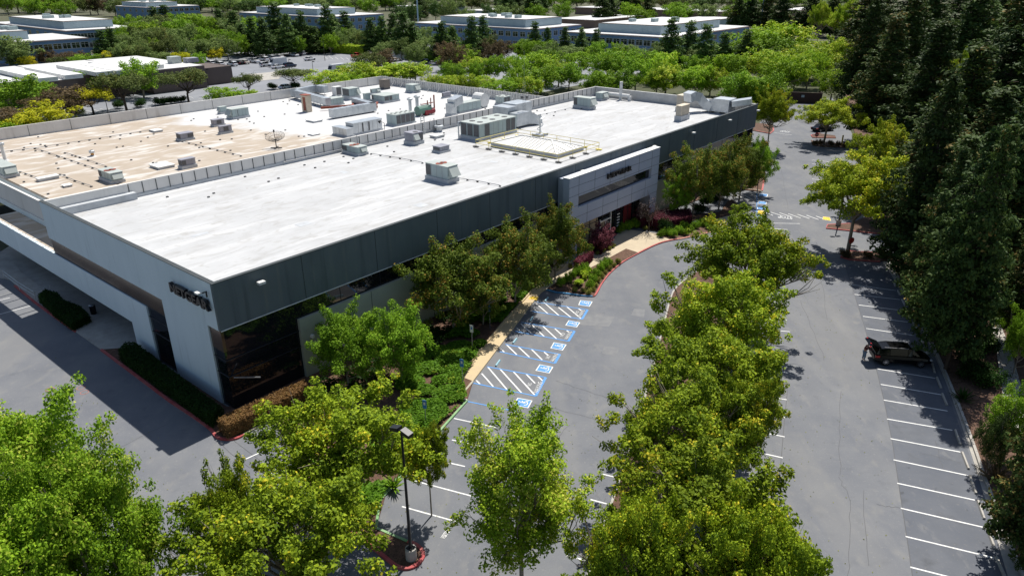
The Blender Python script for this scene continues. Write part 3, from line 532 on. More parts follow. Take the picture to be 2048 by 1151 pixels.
part('upper_core_wall', MB().box(2.95, 83.8, 33.1, 78.7, 5.25, 9.09).box(.4, 99.7, .35, 33, 7.31, 9.09), M_face)
mb = MB().box(-.02, 100.1, 0, .3, 7.2, ZT, M_dark).box(99.8, 100.12, .3, 33.4, 4, ZT, M_dark)
for i in range(1, 13): mb.box(i*7.7-.03, i*7.7+.03, -.012, .05, 7.2, ZT, M_joint)
up = part('slate_panel', mb)
part('drip_edge', MB().box(.02, 42, -.05, 0, 7.13, 7.195), M_trim, up); part('drip_edge', MB().box(63.3, 100, -.05, 0, 7.13, 7.195), M_trim, up)
part('coping', MB().box(-.05, 100.15, -.04, .34, ZT, ZT+.05).box(-.05, .34, .34, 33.4, ZT, ZT+.05), M_joint, up)
part('end_wall', MB().box(-.02, .3, .3, 33.4, 7.12, ZT).box(-.02, .3, 1.95, 9.3, 0, 7.12).box(-.02, .3, 12.85, 53, 2.7, 5.44).box(-.02, .3, 12.85, 16.8, 0, 2.7), M_face)
part('soffit', MB().box(.3, 5.2, 16.8, 53, 2.7, 3.0), M_sage)
part('terrace_roof', MB().box(.3, 2.9, 33.5, 53, 5.0, 5.3), M_rooft)
part('bronze_window', MB().box(.1, .34, 9.35, 33.35, 5.5, 7.1).box(.1, .34, .3, 1.95, 5.2, 7.1), M_bronze)
part('end_wall_glazing', MB().box(.12, .34, 9.31, 12.84, 0, 5.49), M_glass); part('end_wall_glazing', MB().box(.12, .34, .3, 1.94, 0, 5.19), M_glass)
mb = MB()
for z in (3.0, 4.45): mb.box(.06, .13, 9.3, 12.85, z, z+.05); mb.box(.06, .13, .25, 1.95, z, z+.05); mb.box(.05, 6.75, .2, .29, z, z+.05)
mb.box(.08, .14, 9.33, 33.3, 5.44, 5.5)
for i in range(1, 62):
    a = 6.8+i*1.5
    if (a < 42 or a > 63.5) and i % 3 == 0: mb.box(a, a+.03, .27, .29, 5.6, 7.1)
part('window_mullions', mb, M_mull)
part('parapet_screen', MB().box(-.02, .22, 33.4, 79, 9.03, ZT).box(-.1, .3, 33.45, 79, 8.95, 9.03), M_para)
mb = MB()
for i in range(11): mb.bar((.25, 34.5+i*2.2, 9.1), (2.85, 34.5+i*2.2, 8.2), .15, .12)
part('screen_brace', mb, M_trim)
part('far_parapet', MB().box(99.7, 99.79, .3, 33, ZR, ZT).box(99.7, 100.15, .3, 33.4, ZT, ZT+.05), M_cap)
mb = MB().box(.3, 8.5, 33.0, 33.4, 7, ZT, M_para).box(8.5, 99.8, 33.1, 33.35, 7, ZT, M_para); k = 0
while 8.6+k*1.52 < 99: mb.box(8.6+k*1.52, 8.66+k*1.52, 33.03, 33.1, ZR, ZT-.1, M_joint); k += 1
dv = part('divider_parapet', mb); mb = MB().box(0, 84.2, 78.8, 79.05, 5, ZT, M_para)
for k in range(14): mb.box(k*6+2, k*6+2.05, 78.77, 78.8, ZR, ZT-.02, M_joint)
part('rear_parapet', mb)
part('conduit', MB().tube((28, 32.9, 9.75), (98, 32.9, 9.75), .05, n=6).tube((40, 32.85, 9.4), (40, 32.85, 11.3), .05).tube((73, 32.85, 9.4), (73, 32.85, 11.3), .05).tube((55, 32.85, 9.4), (55, 32.85, 11.4), .06), M_steel, dv)
part('flashing', MB().box(.4, 9, 32.2, 32.99, ZR, ZR+.75).box(9, 99.6, 32.98, 33.09, ZR, ZR+.35), M_curb, dv)
mb = MB().box(84.0, 84.12, 33.35, 79, ZR, ZT, M_para)
for i in range(72): mb.box(83.93, 84.0, 33.6+i*.63, 33.72+i*.63, ZR+.05, ZT, M_cap)
cs = part('corrugated_screen', mb)
mb = MB(); mb.box(83.6, 83.9, 33.6, 78.7, ZR, ZR+.12); part('base_angle', mb, M_trim, cs)
for i in range(16):
    part('brace', MB().bar((83.9, 35+i*2.8, ZT-.35), (82.6, 35+i*2.8, ZR+.05), .12, .12), M_cap, cs)
part('sage_wall', MB().box(63.2, 100.1, 0, .3, 0, 4.6), M_sage)
mb = MB().box(6.76, 42, 0, .3, 0, 5.55, M_sage)
for a in (14.4, 22.1, 29.8, 37.5): mb.box(a, a+.05, -.01, .01, .1, 5.55, M_joint)
part('sage_wall', mb)
# building sign letters
t = MB(); text_on(t, 'NETGEAR', (-.12, 6.35, 8.82), Vector((0, -5.85, 0)), Vector((0, 0, .82)), Vector((-.3, 0, 0)), bold=.035, depth=.1)
part('sign_letters', t, M_black)
# floodlights on the front
for a in (3.6, 64, 75.5, 88, 99.2, 47):
    l = part('wall_light', MB().box(a-.28, a+.28, -.75, -.35, 10.05, 10.25), M_trim); part('lamp_arm', MB().box(a-.05, a+.05, -.35, 0, 10.1, 10.2), M_steel, l)
l = part('wall_light', MB().box(-.75, -.4, 1.0, 1.5, 10.15, 10.28), M_trim); part('lamp_arm', MB().box(-.4, -.02, .95, 1.05, 10.18, 10.25).box(-.25, -.15, .7, .78, 9.9, 10.3), M_black, l)
part('wall_lantern', MB().box(7.6, 7.85, -.3, 0, 3.6, 3.85), M_trim)
# entrance
A0, A1 = 42.2, 62.9
ent = part('entrance_block', MB().box(A0, A1, -2, -1.1, 7.97, 10.42).box(A0, 44.1, -2, -1.1, 0, 7.97).box(61.0, A1, -2, -1.1, 0, 7.97).box(44.1, 61.0, -2, -1.1, 4.35, 6.63).box(A0+.6, A1-.6, -1.1, -.001, 4.35, 10.1).box(A0+.6, 44, -1.1, 0, 0, 4.35).box(61.2, A1-.6, -1.1, 0, 0, 4.35), M_silver)
part('coping', MB().box(A0-.04, A1+.04, -2.04, -1.06, 10.42, 10.48), M_trim, ent)
mb = MB()
for z in (5.5, 9.3, 8.2): mb.box(A0, A1, -2.012, -2, z, z+.03)
for z in (1.5, 3, 4.4, 6.9): mb.box(A0, 44.1, -2.012, -2, z, z+.03); mb.box(61, A1, -2.012, -2, z, z+.03)
for a, z0, z1 in ((44.1, 7.97, 10.4), (47.4, 7.97, 10.4), (50.8, 8, 10.4), (54.2, 8, 10.4), (57.6, 8, 10.4), (60.9, 8, 10.4), (46, 4.35, 6.63), (49.4, 4.35, 6.63), (52.8, 4.35, 6.6), (56.2, 4.35, 6.6), (59.6, 4.35, 6.6)): mb.box(a, a+.03, -2.013, -2, z0, z1)
part('panel_joint', mb, M_joint, ent)
wn = part('ribbon_window', MB().box(44.1, 60.2, -1.6, -1.5, 6.63, 7.97), M_glass, ent)
part('window_reveal', MB().box(60.2, 61, -1.62, -1.5, 6.63, 7.97), M_mull, ent)
t = MB(); text_on(t, 'NETGEAR', (50.0, -2.03, 8.82), Vector((5.5, 0, 0)), Vector((0, 0, .66)), Vector((0, -.22, 0)), bold=.035, depth=.1); part('sign_letters', t, M_black, ent)
gl = part('lobby_glazing', MB().box(44.2, 60.9, -.5, -.4, .05, 4.3), M_glass)
part('plaza_reflection', MB().box(44.3, 50.6, -.56, -.51, .3, 4.2), M_plazarefl, gl)  # sunlit plaza mirrored in the lobby glass, painted as a tan sheet
part('red_panel', MB().box(56.9, 58.8, -.56, -.51, .3, 4.0), M_redpan, gl)
mb = MB()
for i in range(12): mb.box(44.3+i*1.5, 44.36+i*1.5, -.62, -.5, .05, 4.3)
mb.box(44.3, 60.9, -.61, -.56, 3.0, 3.06); part('mullion', mb, M_mull, gl)
t = MB(); text_on(t, '350', (51.4, -.66, 3.3), Vector((1.7, 0, 0)), Vector((0, 0, .75)), Vector((0, -.05, 0)), bold=.02, depth=.05); part('street_number', t, M_black, gl)
dr = part('entrance_door', MB().box(51.2, 53.6, -.6, -.52, .1, 2.6), M_glass, gl)
part('door_frame', MB().box(51.1, 51.22, -.66, -.5, .1, 3.0).box(52.35, 52.5, -.66, -.5, .1, 2.75).box(53.6, 53.72, -.66, -.5, .1, 4.3).box(51.22, 53.6, -.66, -.5, 2.62, 2.78), M_trim, dr)
part('louvre_graphic', MB().box(55.3, 55.9, -.6, -.55, 2.6, 2.75).box(55.3, 55.9, -.6, -.55, 2.2, 2.35).box(55.3, 55.9, -.6, -.55, 1.8, 1.95).box(55.3, 55.9, -.6, -.55, 1.4, 1.55).box(55.3, 55.9, -.6, -.55, 1, 1.15), M_trim, gl)
part('sloped_canopy_beam', MB().bar((.4, .1, 2.95), (1.8, -1.4, 2.9), .08, .08), M_steel)
# patio rail and sloping joints near the left edge
pj = MB()
for i in range(7): pj.add([(-1.9+.0, 18+i*1.7, .114), (-1.87, 18+i*1.7, .114), (4.9, 17+i*1.7, .114), (4.9, 17.05+i*1.7, .114)], [(0, 1, 2, 3)])
structure(MB().add([tuple((B(v[0], v[1]))[:2])+(.114,) for v in pj.v], pj.f), 'patio_joints', M_joint)
rl = thing('patio_railing', 'pale metal railing along the ramp at the far left of the patio', 'railing', G(60, 585, .1))
o0 = G(60, 585, .1); mb = MB(); pts = [G(*p, .1)-o0 for p in ((10, 557), (40, 580), (72, 600), (104, 588))]
for p, q in zip(pts, pts[1:]):
    for z in (.55, 1.0): mb.tube(p+Vector((0, 0, z)), q+Vector((0, 0, z)), .03, n=6)
mb.build('rail', M_galv, rl); mb = MB()
for p in pts: mb.tube(p, p+Vector((0, 0, 1.05)), .035, n=6)
mb.build('post', M_galv, rl)
structure(MB().prism([(p.x, p.y) for p in W([(0, 540), (25, 556), (75, 604), (104, 590), (45, 548), (30, 528)])], .1, .2), 'ramp', M_conc)
bn = thing('litter_bin', 'dark litter bin standing on the shaded patio', 'bin', G(188, 627, .1)); MB().tube((0, 0, 0), (0, 0, .95), .28, .3, 12).build('bin_body', M_black, bn); MB().tube((0, 0, .96), (0, 0, 1.05), .32, .2, 12).build('lid', M_steel, bn)
# ================= ROOF EQUIPMENT =================
def solve(xl, xc, yc, xr, yt, z=ZR):
    a, b = AB(xc, yc, z); La = bis(lambda L: Pj(B(a+L, b, z))[0]-xr, .05, 60); Lb = bis(lambda L: Pj(B(a, b+L, z))[0]-xl, .05, 40)
    h = bis(lambda q: Pj(B(a, b, z+q))[1]-yt, .05, 12); return a, b, La, Lb, h
def disc(mb, x, y, z, r, m, n=12, h=.06): mb.tube((x, y, z), (x, y, z+h), r, r, n, m)
def hv(label, xl, xc, yc, xr, yt, z=ZR, col=None, curb=.35, grille=None, hood=None, fans=0, fanm=None, seams=3, name='rooftop_air_unit', cat='air conditioner', group='air handling units on the flat roofs', lid=True):
    a, b, La, Lb, h = solve(xl, xc, yc, xr, yt, z); col = col or M_hv
    t = thing(name, label, cat, B(a, b, z), TH, group); hb = min(curb, h*.35)
    if curb: MB().box(-.12, La+.12, -.12, Lb+.12, 0, hb).build('curb', M_curb, t)
    bd = MB().box(0, La, 0, Lb, hb, h, col)
    for i in range(1, seams+1):
        bd.box(-.015, 0, Lb*i/(seams+1)-.02, Lb*i/(seams+1)+.02, hb+.05, h-.05, M_steel)
        if La > 1.5: bd.box(La*i/(seams+1)-.02, La*i/(seams+1)+.02, -.015, 0, hb+.05, h-.05, M_steel)
    bo = bd.build('cabinet', None, t)
    if lid: MB().box(-.06, La+.06, -.06, Lb+.06, h, h+.07).build('lid', M_hvtop if col == M_hv else col, t)
    for g in (grille or []):   # (face, from, to) fractions
        f, p, q = g
        if f == 'u': MB().box(-.04, -.016, Lb*p, Lb*q, hb+.12, h-.1).build('grille', M_grille, t)
        else: MB().box(La*p, La*q, -.04, -.016, hb+.12, h-.1).build('grille', M_grille, t)
    if hood:
        f, p, q = hood; z0, z1 = hb+.25*(h-hb), h-.05; d = .45*(h-hb)
        m = MB()
        if f == 'u': v = [(-.02, Lb*p, z1), (-.02, Lb*q, z1), (-d, Lb*q, z0), (-d, Lb*p, z0), (-.02, Lb*p, z0), (-.02, Lb*q, z0)]
        else: v = [(La*p, -.02, z1), (La*q, -.02, z1), (La*q, -d, z0), (La*p, -d, z0), (La*p, -.02, z0), (La*q, -.02, z0)]
        m.add(v, [(0, 1, 2, 3), (3, 2, 5, 4), (0, 3, 4), (1, 5, 2), (0, 4, 5, 1)]); m.build('hood', M_hvtop, t)
    for i in range(fans):
        nx = (i % max(1, (fans+1)//2)+.5)/max(1, (fans+1)//2); ny = .3 if i < (fans+1)//2 else .7
        x, y = (La*nx, Lb*ny) if La > Lb else (La*ny, Lb*nx); r = min(.45, .2*max(La, Lb)/max(1, fans/2), .26*min(La, Lb)+.05)
        m = MB(); disc(m, x, y, h+.07, r, fanm or M_grille, 14, .05); m.tube((x, y, h+.12), (x, y, h+.16), r*.3, n=8, m=M_steel); m.build('fan', None, t)
    return t, La, Lb, h
hv('pale green rooftop unit against the divider wall, with rust-red fan rings and a hood', 686, 717, 312.5, 735, 296, grille=[('u', .72, 1)], hood=('v', .3, .9), fans=2, fanm=M_rust)
hv('large pale green rooftop unit alone near the front edge, orange fan rings and two hoods', 853, 896, 368, 916, 335, grille=[('u', .78, 1)], hood=('v', .1, .95), fans=2, fanm=M_rust, curb=.5)
hv('purple-grey boxy rooftop unit behind the front unit, dark condenser on its right', 810, 827.6, 291, 846.6, 268, col=M_hvp, grille=[('v', .5, 1)], hood=('v', .0, .5), fans=1, curb=.5)
hv('small purple-grey rooftop unit just right of the boxy purple-grey one', 866, 881, 307, 899, 295, col=M_hvp, grille=[('u', .1, .9)], curb=.45)
t, La, Lb, h = hv('long air handler with six fans and three tall grilles beside the yellow railing', 921.5, 959.6, 283, 1032, 250, grille=[('u', .04, .3), ('u', .36, .62), ('u', .68, .95), ('v', .14, .26), ('v', .72, .84), ('v', .86, .97)], fans=6, seams=7, curb=.5)
MB().tube((-.5, Lb*.98, 0), (-.5, Lb*.98, h*.95), .1).bar((-.5, Lb, h*.95), (.2, Lb, h*.95), .3, .3).build('intake_pipe', M_galv, t)
d1 = thing('galvanised_duct', 'shiny galvanised duct at the far end of the long air handler', 'duct', B(*AB(1034, 258, ZR), ZR), TH)
MB().box(.1, 3.2, 0, 1.6, .3, 2.3).add([(3.2, 0, .3), (3.2, 1.6, .3), (3.2, 1.6, 2.3), (3.2, 0, 2.3), (5.2, -1, .2), (5.2, .8, .2), (5.2, .8, 1.2), (5.2, -1, 1.2)], [(0, 1, 2, 3), (4, 7, 6, 5), (0, 4, 5, 1), (3, 2, 6, 7), (0, 3, 7, 4), (1, 5, 6, 2)]).build('duct_body', M_galv, d1)
MB().box(.2, 2.6, 2, 5.2, .4, 3.0).box(2.6, 6.6, 2.3, 5.2, .3, 3.2).build('plenum_box', M_galv, d1)
MB().box(6.62, 7.1, 2.8, 4.4, .8, 2.9).build('access_door', M_hv, d1)
hv('pale rooftop unit with dark left grille standing far back along the divider wall', 1147, 1180, 220, 1190, 198, grille=[('u', .78, 1)], hood=('v', 0, 1), curb=.5, seams=4)
hv('pale green rooftop unit in the far corner of the front roof', 1191, 1203, 202, 1216, 187, hood=('v', .2, .8), seams=2)
d2 = thing('white_pipe_run', 'white pipe assembly with a tall stack in the far corner of the front roof', 'duct', B(*AB(1232, 199, ZR), ZR), TH)
m = MB(); m.tube((0, 3, .9), (0, -3, .9), .35, n=10); m.tube((0, 3, 0), (0, 3, .9), .35, n=10); m.tube((0, -1, 0), (0, -1, 3.4), .3, n=10); m.tube((0, -3, 0), (0, -3, .9), .35, n=10); m.build('pipe', M_whitem, d2)
hv('tan louvred cooling tower, the rear one of two beside the silver duct', 1352, 1363, 208, 1376, 165, col=M_tanm, curb=0, seams=5, name='cooling_tower', cat='cooling tower', group='tan cooling towers') if False else None
t, La, Lb, h = hv('tan louvred cooling tower on a white plinth, the nearer of two', 1350, 1361, 243, 1377, 213, col=M_tanm, curb=.9, seams=6, name='cooling_tower', cat='cooling tower', group='tan cooling towers')
t, La, Lb, h = hv('tan louvred cooling tower joined to a curved silver duct, the farther of two', 1352, 1363, 222, 1374, 192, col=M_tanm, curb=.6, seams=6, name='cooling_tower', cat='cooling tower', group='tan cooling towers')
d3 = thing('curved_silver_duct', 'curved silver duct between the tan towers and a small dark unit', 'duct', B(*AB(1372, 226, ZR), ZR), TH)
m = MB(); P = [(0, 0, 2.6), (1.2, -.3, 2.9), (2.4, -1, 2.5), (3.0, -1.9, 1.4), (3.4, -3, .9)]
for p, q in zip(P, P[1:]): m.bar(p, q, 1.7, 1.5)
m.build('duct_elbow', M_galv, d3); m = MB(); m.box(2.6, 5.5, -6.5, -3.6, .35, 2.5); m.add([(2.6, -3.6, .35), (5.5, -3.6, .35), (5.5, -3.6, 2.5), (2.6, -3.6, 2.5), (2.9, -1.6, .35), (4.3, -1.6, .35), (4.3, -1.6, 1.4), (2.9, -1.6, 1.4)], [(0, 4, 5, 1), (3, 2, 6, 7), (0, 3, 7, 4), (1, 5, 6, 2), (4, 7, 6, 5)]); m.bar((4, -6.5, 1.8), (5, -9.4, 2.4), 2.4, .9); m.build('duct_box', M_galv, d3)
m = MB()
for x, y in ((2.8, -6.2), (5.2, -6.2), (2.8, -4), (5.2, -9)): m.box(x, x+.1, y, y+.1, 0, .6)
m.build('duct_leg', M_steel, d3)
hv('small dark condenser tucked behind the front parapet near the far corner', 1432, 1438, 227, 1447, 215, grille=[('v', .05, .95)], curb=.2, seams=0)
# back roof units
hv('pale green unit on the tan roof close to the divider wall, white hood', 200.6, 224.7, 368, 249, 348, grille=[('u', .8, 1)], hood=('v', .1, .95), fans=2, fanm=M_rust)
hv('pale green unit cut by the left edge of the photo', -20, 10, 357, 38, 336, hood=('v', .1, .95), seams=1)
hv('small purple-grey condenser on the tan roof beside the flat white hatch', 359, 366, 339, 393, 321, col=M_hvp, grille=[('u', .05, .95), ('v', .02, .3)], curb=.5)
hv('small dark-fronted condenser in the middle of the tan roof', 354, 363, 283, 388.5, 269, col=M_hvp, grille=[('u', .05, .95), ('v', .55, 1)], curb=.3)
hv('small purple-grey condenser, front one of a pair left of centre', 438, 442, 269, 465, 254, col=M_hvp, grille=[('v', .3, .7)], curb=.3)
hv('small purple-grey condenser, rear one of a pair left of centre', 423, 429, 254, 450, 241, col=M_hvp, grille=[('v', .3, .7)], curb=.3)
hv('wide pale green unit at the left of the rooftop machinery', 455, 467, 239, 499, 220, grille=[('v', .3, .33)], hood=('u', .1, .9), seams=4)
hv('small pale unit with a hood nearest the rear parapet on the left', 437, 442, 228.5, 455, 215, hood=('u', .1, .9), seams=1)
hv('tall white louvred cabinet near the rear parapet', 665, 672, 193, 685, 175, col=M_whitem, grille=[('v', .15, .85)], curb=.15, seams=0)
hv('tall pale green unit with a sloped right hood behind the duct loop', 686, 700, 200.7, 720, 178.6, grille=[('u', .05, .95)], hood=('v', .7, 1), curb=.7)
hv('wide pale green unit standing above the rust-red beams', 648, 661.5, 213, 688, 199, hood=('u', .1, .9), curb=.25, seams=3)
hv('small pale unit on a white plinth left of the brown stack corner', 727, 731, 206, 742, 188, curb=.8, seams=1)
hv('small pale green unit with dark left end near the far corner', 741, 744, 189.5, 761, 179, grille=[('u', .1, .9)], hood=('v', .6, 1), seams=1)
hv('broad pale green unit with two dark grilles in the middle of the machinery', 744, 769, 207, 799, 193, grille=[('u', .85, 1), ('v', .03, .3), ('v', .34, .52)], curb=.35)
hv('pale green unit with a white hood beside the corrugated screen', 812, 826, 186.5, 840, 171, grille=[], hood=('v', .3, .95), curb=.3, seams=1)
hv('small grey unit with dark front below the corrugated screen', 884, 887, 197, 902, 186.5, col=M_hvp, grille=[('u', .1, .9)], curb=.25, seams=0)
hv('upright pale unit with dark right grilles where screen meets divider wall', 991, 1007, 211, 1021, 195, grille=[('v', .1, .45), ('v', .55, .9)], fans=3, curb=.3)
hv('green-white chiller with four tall grilles and eight roof fans', 774, 792, 252.6, 831, 231, grille=[('v', .05, .25), ('v', .28, .48), ('v', .52, .72), ('v', .75, .95)], fans=8, curb=.2, seams=1, name='chiller', cat='chiller')
hv('low grey duct cabinet at the left end of the large grey air handler', 666, 694, 275, 708, 259, col=M_galv, curb=.15, seams=3)
hv('large grey air handler with purple-grey lid beside the divider wall', 693, 708, 271, 765, 248, col=M_galv, curb=.2, seams=5, grille=[('v', .3, .34), ('v', .52, .56)])
hv('long pale green air handler along the divider wall, far half', 905, 919, 227, 962, 209, curb=.2, seams=4)
d = thing('silver_elbow_duct', 'silver elbow duct at the left end of the far air handler', 'duct', B(*AB(903, 233, ZR), ZR), TH); MB().bar((0, 0, 0), (0, 0, 2.2), 1.3, 1.3).bar((0, 0, 2.2), (2.6, .5, 2.6), 1.5, 1.3).build('duct_body', M_galv, d)
MB().box(-.8, .8, -.8, .8, 0, .5).build('curb', M_curb, d)
d = thing('round_fan_housing', 'pale rounded fan housing at the right end of the far air handler', 'fan housing', B(*AB(968, 215, ZR), ZR), TH); MB().tube((0, -.2, 1.3), (0, 1.9, 1.3), 1.25, n=16).build('housing', M_whitem, d); MB().box(-1, 1, 0, 1.8, 0, .4).build('curb', M_curb, d)
t = thing('brown_vent_box', 'brown sheet-metal box in the far corner behind the machinery', 'vent', B(*AB(770, 178, ZR), ZR), TH); MB().box(-.8, .8, -.8, .8, .4, 2.0).build('cabinet', mat('dull_brown_metal', (.2, .17, .145), .7), t); MB().box(-.8, .8, -.8, .8, 0, .4).build('curb', M_grille, t)
# galvanised duct loops
def ductrun(label, pts, w_, h_, z0):
    o0 = G(*pts[0], ZR); t = thing('galvanised_duct_run', label, 'duct', o0, 0); m = MB(); lg = MB(); P = [G(*p, ZR)-o0 for p in pts]
    for p, q in zip(P, P[1:]):
        d = (q-p).normalized(); m.bar(p-d*w_/2+Vector((0, 0, z0)), q+d*w_/2+Vector((0, 0, z0)), w_, h_)
        n = max(1, int((q-p).length/2.5))
        for i in range(n+1): c = p.lerp(q, i/n); MB().tube(c, c+Vector((0, 0, z0)), .05, n=5).build('duct_leg', M_steel, t)
        for i in range(int((q-p).length/1.2)): c = p+d*i*1.2+Vector((0, 0, z0)); m.bar(c-d*.03, c+d*.03, w_+.06, h_+.06)
    m.build('duct_body', M_galv, t); return t
ductrun('silver duct loop behind the tan column, left side of the machinery', [(650, 190), (633, 187.5), (590, 197), (655, 215)], 1.1, 1.3, 1.1)
ductrun('silver duct loop in front of the rust-red beams', [(712, 222), (745, 221.5) , (668, 236)][::-1] if False else [(668, 237), (745, 224), (712, 214)], 1.1, 1.4, .9)
t = thing('steel_beam_stack', 'rust-red steel beams lying crossed under the silver ducts', 'steel beams', G(680, 219, ZR), TH)
for i, (p, q) in enumerate((((-2, 0, .3), (5, -4.5, .3)), ((-3, 1.5, .5), (6, -2.5, .5)), ((0, -3.5, .7), (4, 1, .7)), ((3, -5, .4), (7.5, -1.5, .4)))): MB().bar(p, q, .35, .35).build('beam', M_rust, t)
t = thing('tan_service_column', 'upright tan column with rust-red inner face standing on the back roof', 'vent', G(615, 223.5, ZR), TH); MB().box(-.55, .55, -.7, .7, 0, 2.9).build('cabinet', M_tanm, t); MB().box(-.6, -.55, -.5, .2, .3, 2.6).box(-.7, .6, -.8, .8, 2.9, 3.0).build('rust_face', M_rust, t)
def flue(label, x, y, h, r, m, name='flue', cat='flue', cap=True):
    t = thing(name, label, cat, G(x, y, ZR)); MB().tube((0, 0, 0), (0, 0, h), r, n=10).build('pipe', m, t)
    MB().tube((0, 0, 0), (0, 0, .15), r*2, r*1.2, 10).build('base_flashing', M_curb, t)
    if cap: MB().tube((0, 0, h-.35), (0, 0, h-.1), r*1.8, n=10).tube((0, 0, h-.08), (0, 0, h), r*1.9, r*1.2, 10).build('cap', M_galv, t)
    return t
flue('left of two capped steel flues above the green chiller tank', 821, 226, 2.6, .28, M_galv); flue('right of two capped steel flues above the green chiller tank', 835, 222, 2.7, .3, M_galv)
flue('tall white flue pipe near the left edge of the tan roof', 11, 321, 2.4, .22, M_whitem); flue('low orange vent pipe alone on the tan roof', 185.5, 312, .8, .2, mat('orange_vent', (.6, .28, .05), .6))
flue('squat white roof vent with a domed cap on the front roof', 878, 263, 1.0, .4, M_whitem)
t = thing('chiller_tank', 'dark green horizontal tank right of the chiller', 'tank', G(840, 232, ZR), TH); MB().tube((-.6, 0, .9), (2.2, 0, .9), .8, n=14).build('tank_body', M_tankg, t); MB().box(-.4, 0, -.7, .7, 0, .5).box(1.6, 2, -.7, .7, 0, .5).build('saddle', M_steel, t)
t = thing('red_pump_set', 'dark red pump set with upright rusty pipes', 'pump', G(856, 230, ZR), TH); MB().tube((-1, 0, .6), (1.4, 0, .6), .5, n=10).tube((-.6, -.5, .5), (-.6, .8, .5), .4, n=10).build('pump_body', mat('pump_red', (.25, .02, .03), .5), t)
MB().tube((.3, .3, .5), (.3, .3, 2.4), .1).tube((1.6, 0, .2), (1.6, 0, 3.2), .13).tube((-1.2, .3, 1.9), (1.6, .3, 1.9), .08).tube((.8, 0, .2), (.8, 0, 2.8), .09).build('pipework', M_rust, t)
# mesh dish
t = thing('mesh_dish_antenna', 'round black mesh dish antenna on a short mast on the tan roof', 'satellite dish', G(553, 296, ZR)); MB().tube((0, 0, 0), (0, 0, 1.1), .07).build('mast', M_pole, t)
MB().bar((-.8, 0, .05), (.8, 0, .05), .15, .1).bar((0, -.8, .05), (0, .8, .05), .15, .1).build('base_frame', M_pole, t); m = MB(); n = 16
for k in range(n):
    a0, a1 = 6.2832*k/n, 6.2832*(k+1)/n
    for r0, r1 in ((0, .45), (.45, .9), (.9, 1.35)):
        f = lambda a, r: (math.cos(a)*r, math.sin(a)*r*.9, 1.15+.28*r*r+math.sin(a)*r*.35)
        m.bar(f(a0, r0), f(a0, r1), .03, .03); m.bar(f(a0, r1), f(a1, r1), .035, .03)
        if r0 > 0: m.bar(f((a0+a1)/2, r0), f((a0+a1)/2, r1), .02, .02)
m.build('dish', M_pole, t); MB().tube((0, 0, 1.15), (0, -.2, 2.4), .03).tube((0, -.2, 2.3), (0, -.22, 2.6), .12).build('feed', M_pole, t)
# flat hatches and skylight curbs
for lab, x0, y0, x1, y1, x2, y2, hh in (('flat white roof hatch beside the small purple-grey condenser', 300, 334, 318, 340, 350, 332, .35), ('long narrow white skylight curb near the left edge', 73, 363, 79, 364, 119, 353, .4), ('small square white hatch near the end wall of the tan roof', 124, 372, 130, 375.5, 145, 372, .25), ('flat white hatch left of the dark-fronted condenser', 300, 262, 310, 265.5, 326, 262, .3), ('flat grey hatch between the tan column and the large air handler', 612, 243, 628, 246, 645, 242, .3), ('pale hatch on the tan roof below the large air handler', 616, 269, 626, 272, 640, 269, .2), ('white skylight hatch with low curb on the front roof behind the purple-grey units', 860, 273.5, 872, 277.5, 889, 273, .4)):
    a, b = AB(x1, y1, ZR); La = bis(lambda L: Pj(B(a+L, b, ZR))[0]-x2, .05, 30); Lb = bis(lambda L: Pj(B(a, b+L, ZR))[0]-x0, .05, 30)
    t = thing('roof_hatch', lab, 'roof hatch', B(a, b, ZR), TH); MB().box(0, La, 0, Lb, 0, hh*.7).build('curb', M_curb, t); MB().box(-.08, La+.08, -.08, Lb+.08, hh*.7, hh).build('lid', M_trim, t)
# pyramid skylight
aS, bS = AB(1112.7, 317.6, ZR); La = bis(lambda L: Pj(B(aS+L, bS, ZR))[0]-1167.4, .05, 40); Lb = bis(lambda L: Pj(B(aS, bS+L, ZR))[0]-982, .05, 60)
t = thing('hipped_skylight', 'large low hipped skylight with white ribs, ringed by yellow railings', 'skylight', B(aS, bS, ZR), TH); MB().box(0, La, 0, Lb, 0, .55).build('curb', M_curb, t)
rz = 1.5; c = La/2; v = [(0, 0, .55), (La, 0, .55), (La, Lb, .55), (0, Lb, .55), (c, c, rz), (c, Lb-c, rz)]
MB().add(v, [(0, 1, 4), (1, 2, 5, 4), (2, 3, 5), (3, 0, 4, 5)]).build('glazing_panels', M_skyl, t); m = MB()
for p, q in ((0, 4), (1, 4), (2, 5), (3, 5), (4, 5), (0, 1), (1, 2), (2, 3), (3, 0)): m.bar(Vector(v[p])+Vector((0, 0, .04)), Vector(v[q])+Vector((0, 0, .04)), .16, .08)
for i in range(1, 9):
    y = c+(Lb-2*c)*i/9+0; m.bar((.03, y, .6), (c, y, rz+.03), .09, .07); m.bar((La-.03, y, .6), (c, y, rz+.03), .09, .07)
for i in range(1, 4):
    k = i/4; m.bar((0, c*k, .6), (c*k, c*k, .55+(rz-.55)*k+.03), .07, .06); m.bar((La, c*k, .6), (La-c*k, c*k, .55+(rz-.55)*k+.03), .07, .06); m.bar((c*k, 0, .6), (c*k, c*k, .55+(rz-.55)*k+.03), .07, .06); m.bar((La-c*k, 0, .6), (La-c*k, c*k, .55+(rz-.55)*k+.03), .07, .06)
m.build('ribs', M_trim, t)
t = thing('yellow_guardrail', 'yellow freestanding safety railing around the hipped skylight', 'railing', B(aS, bS, ZR), TH); e = 1.5; loop = [(-e, -e), (La+e, -e), (La+e, Lb+e), (-e, Lb+e)]; rails = MB()
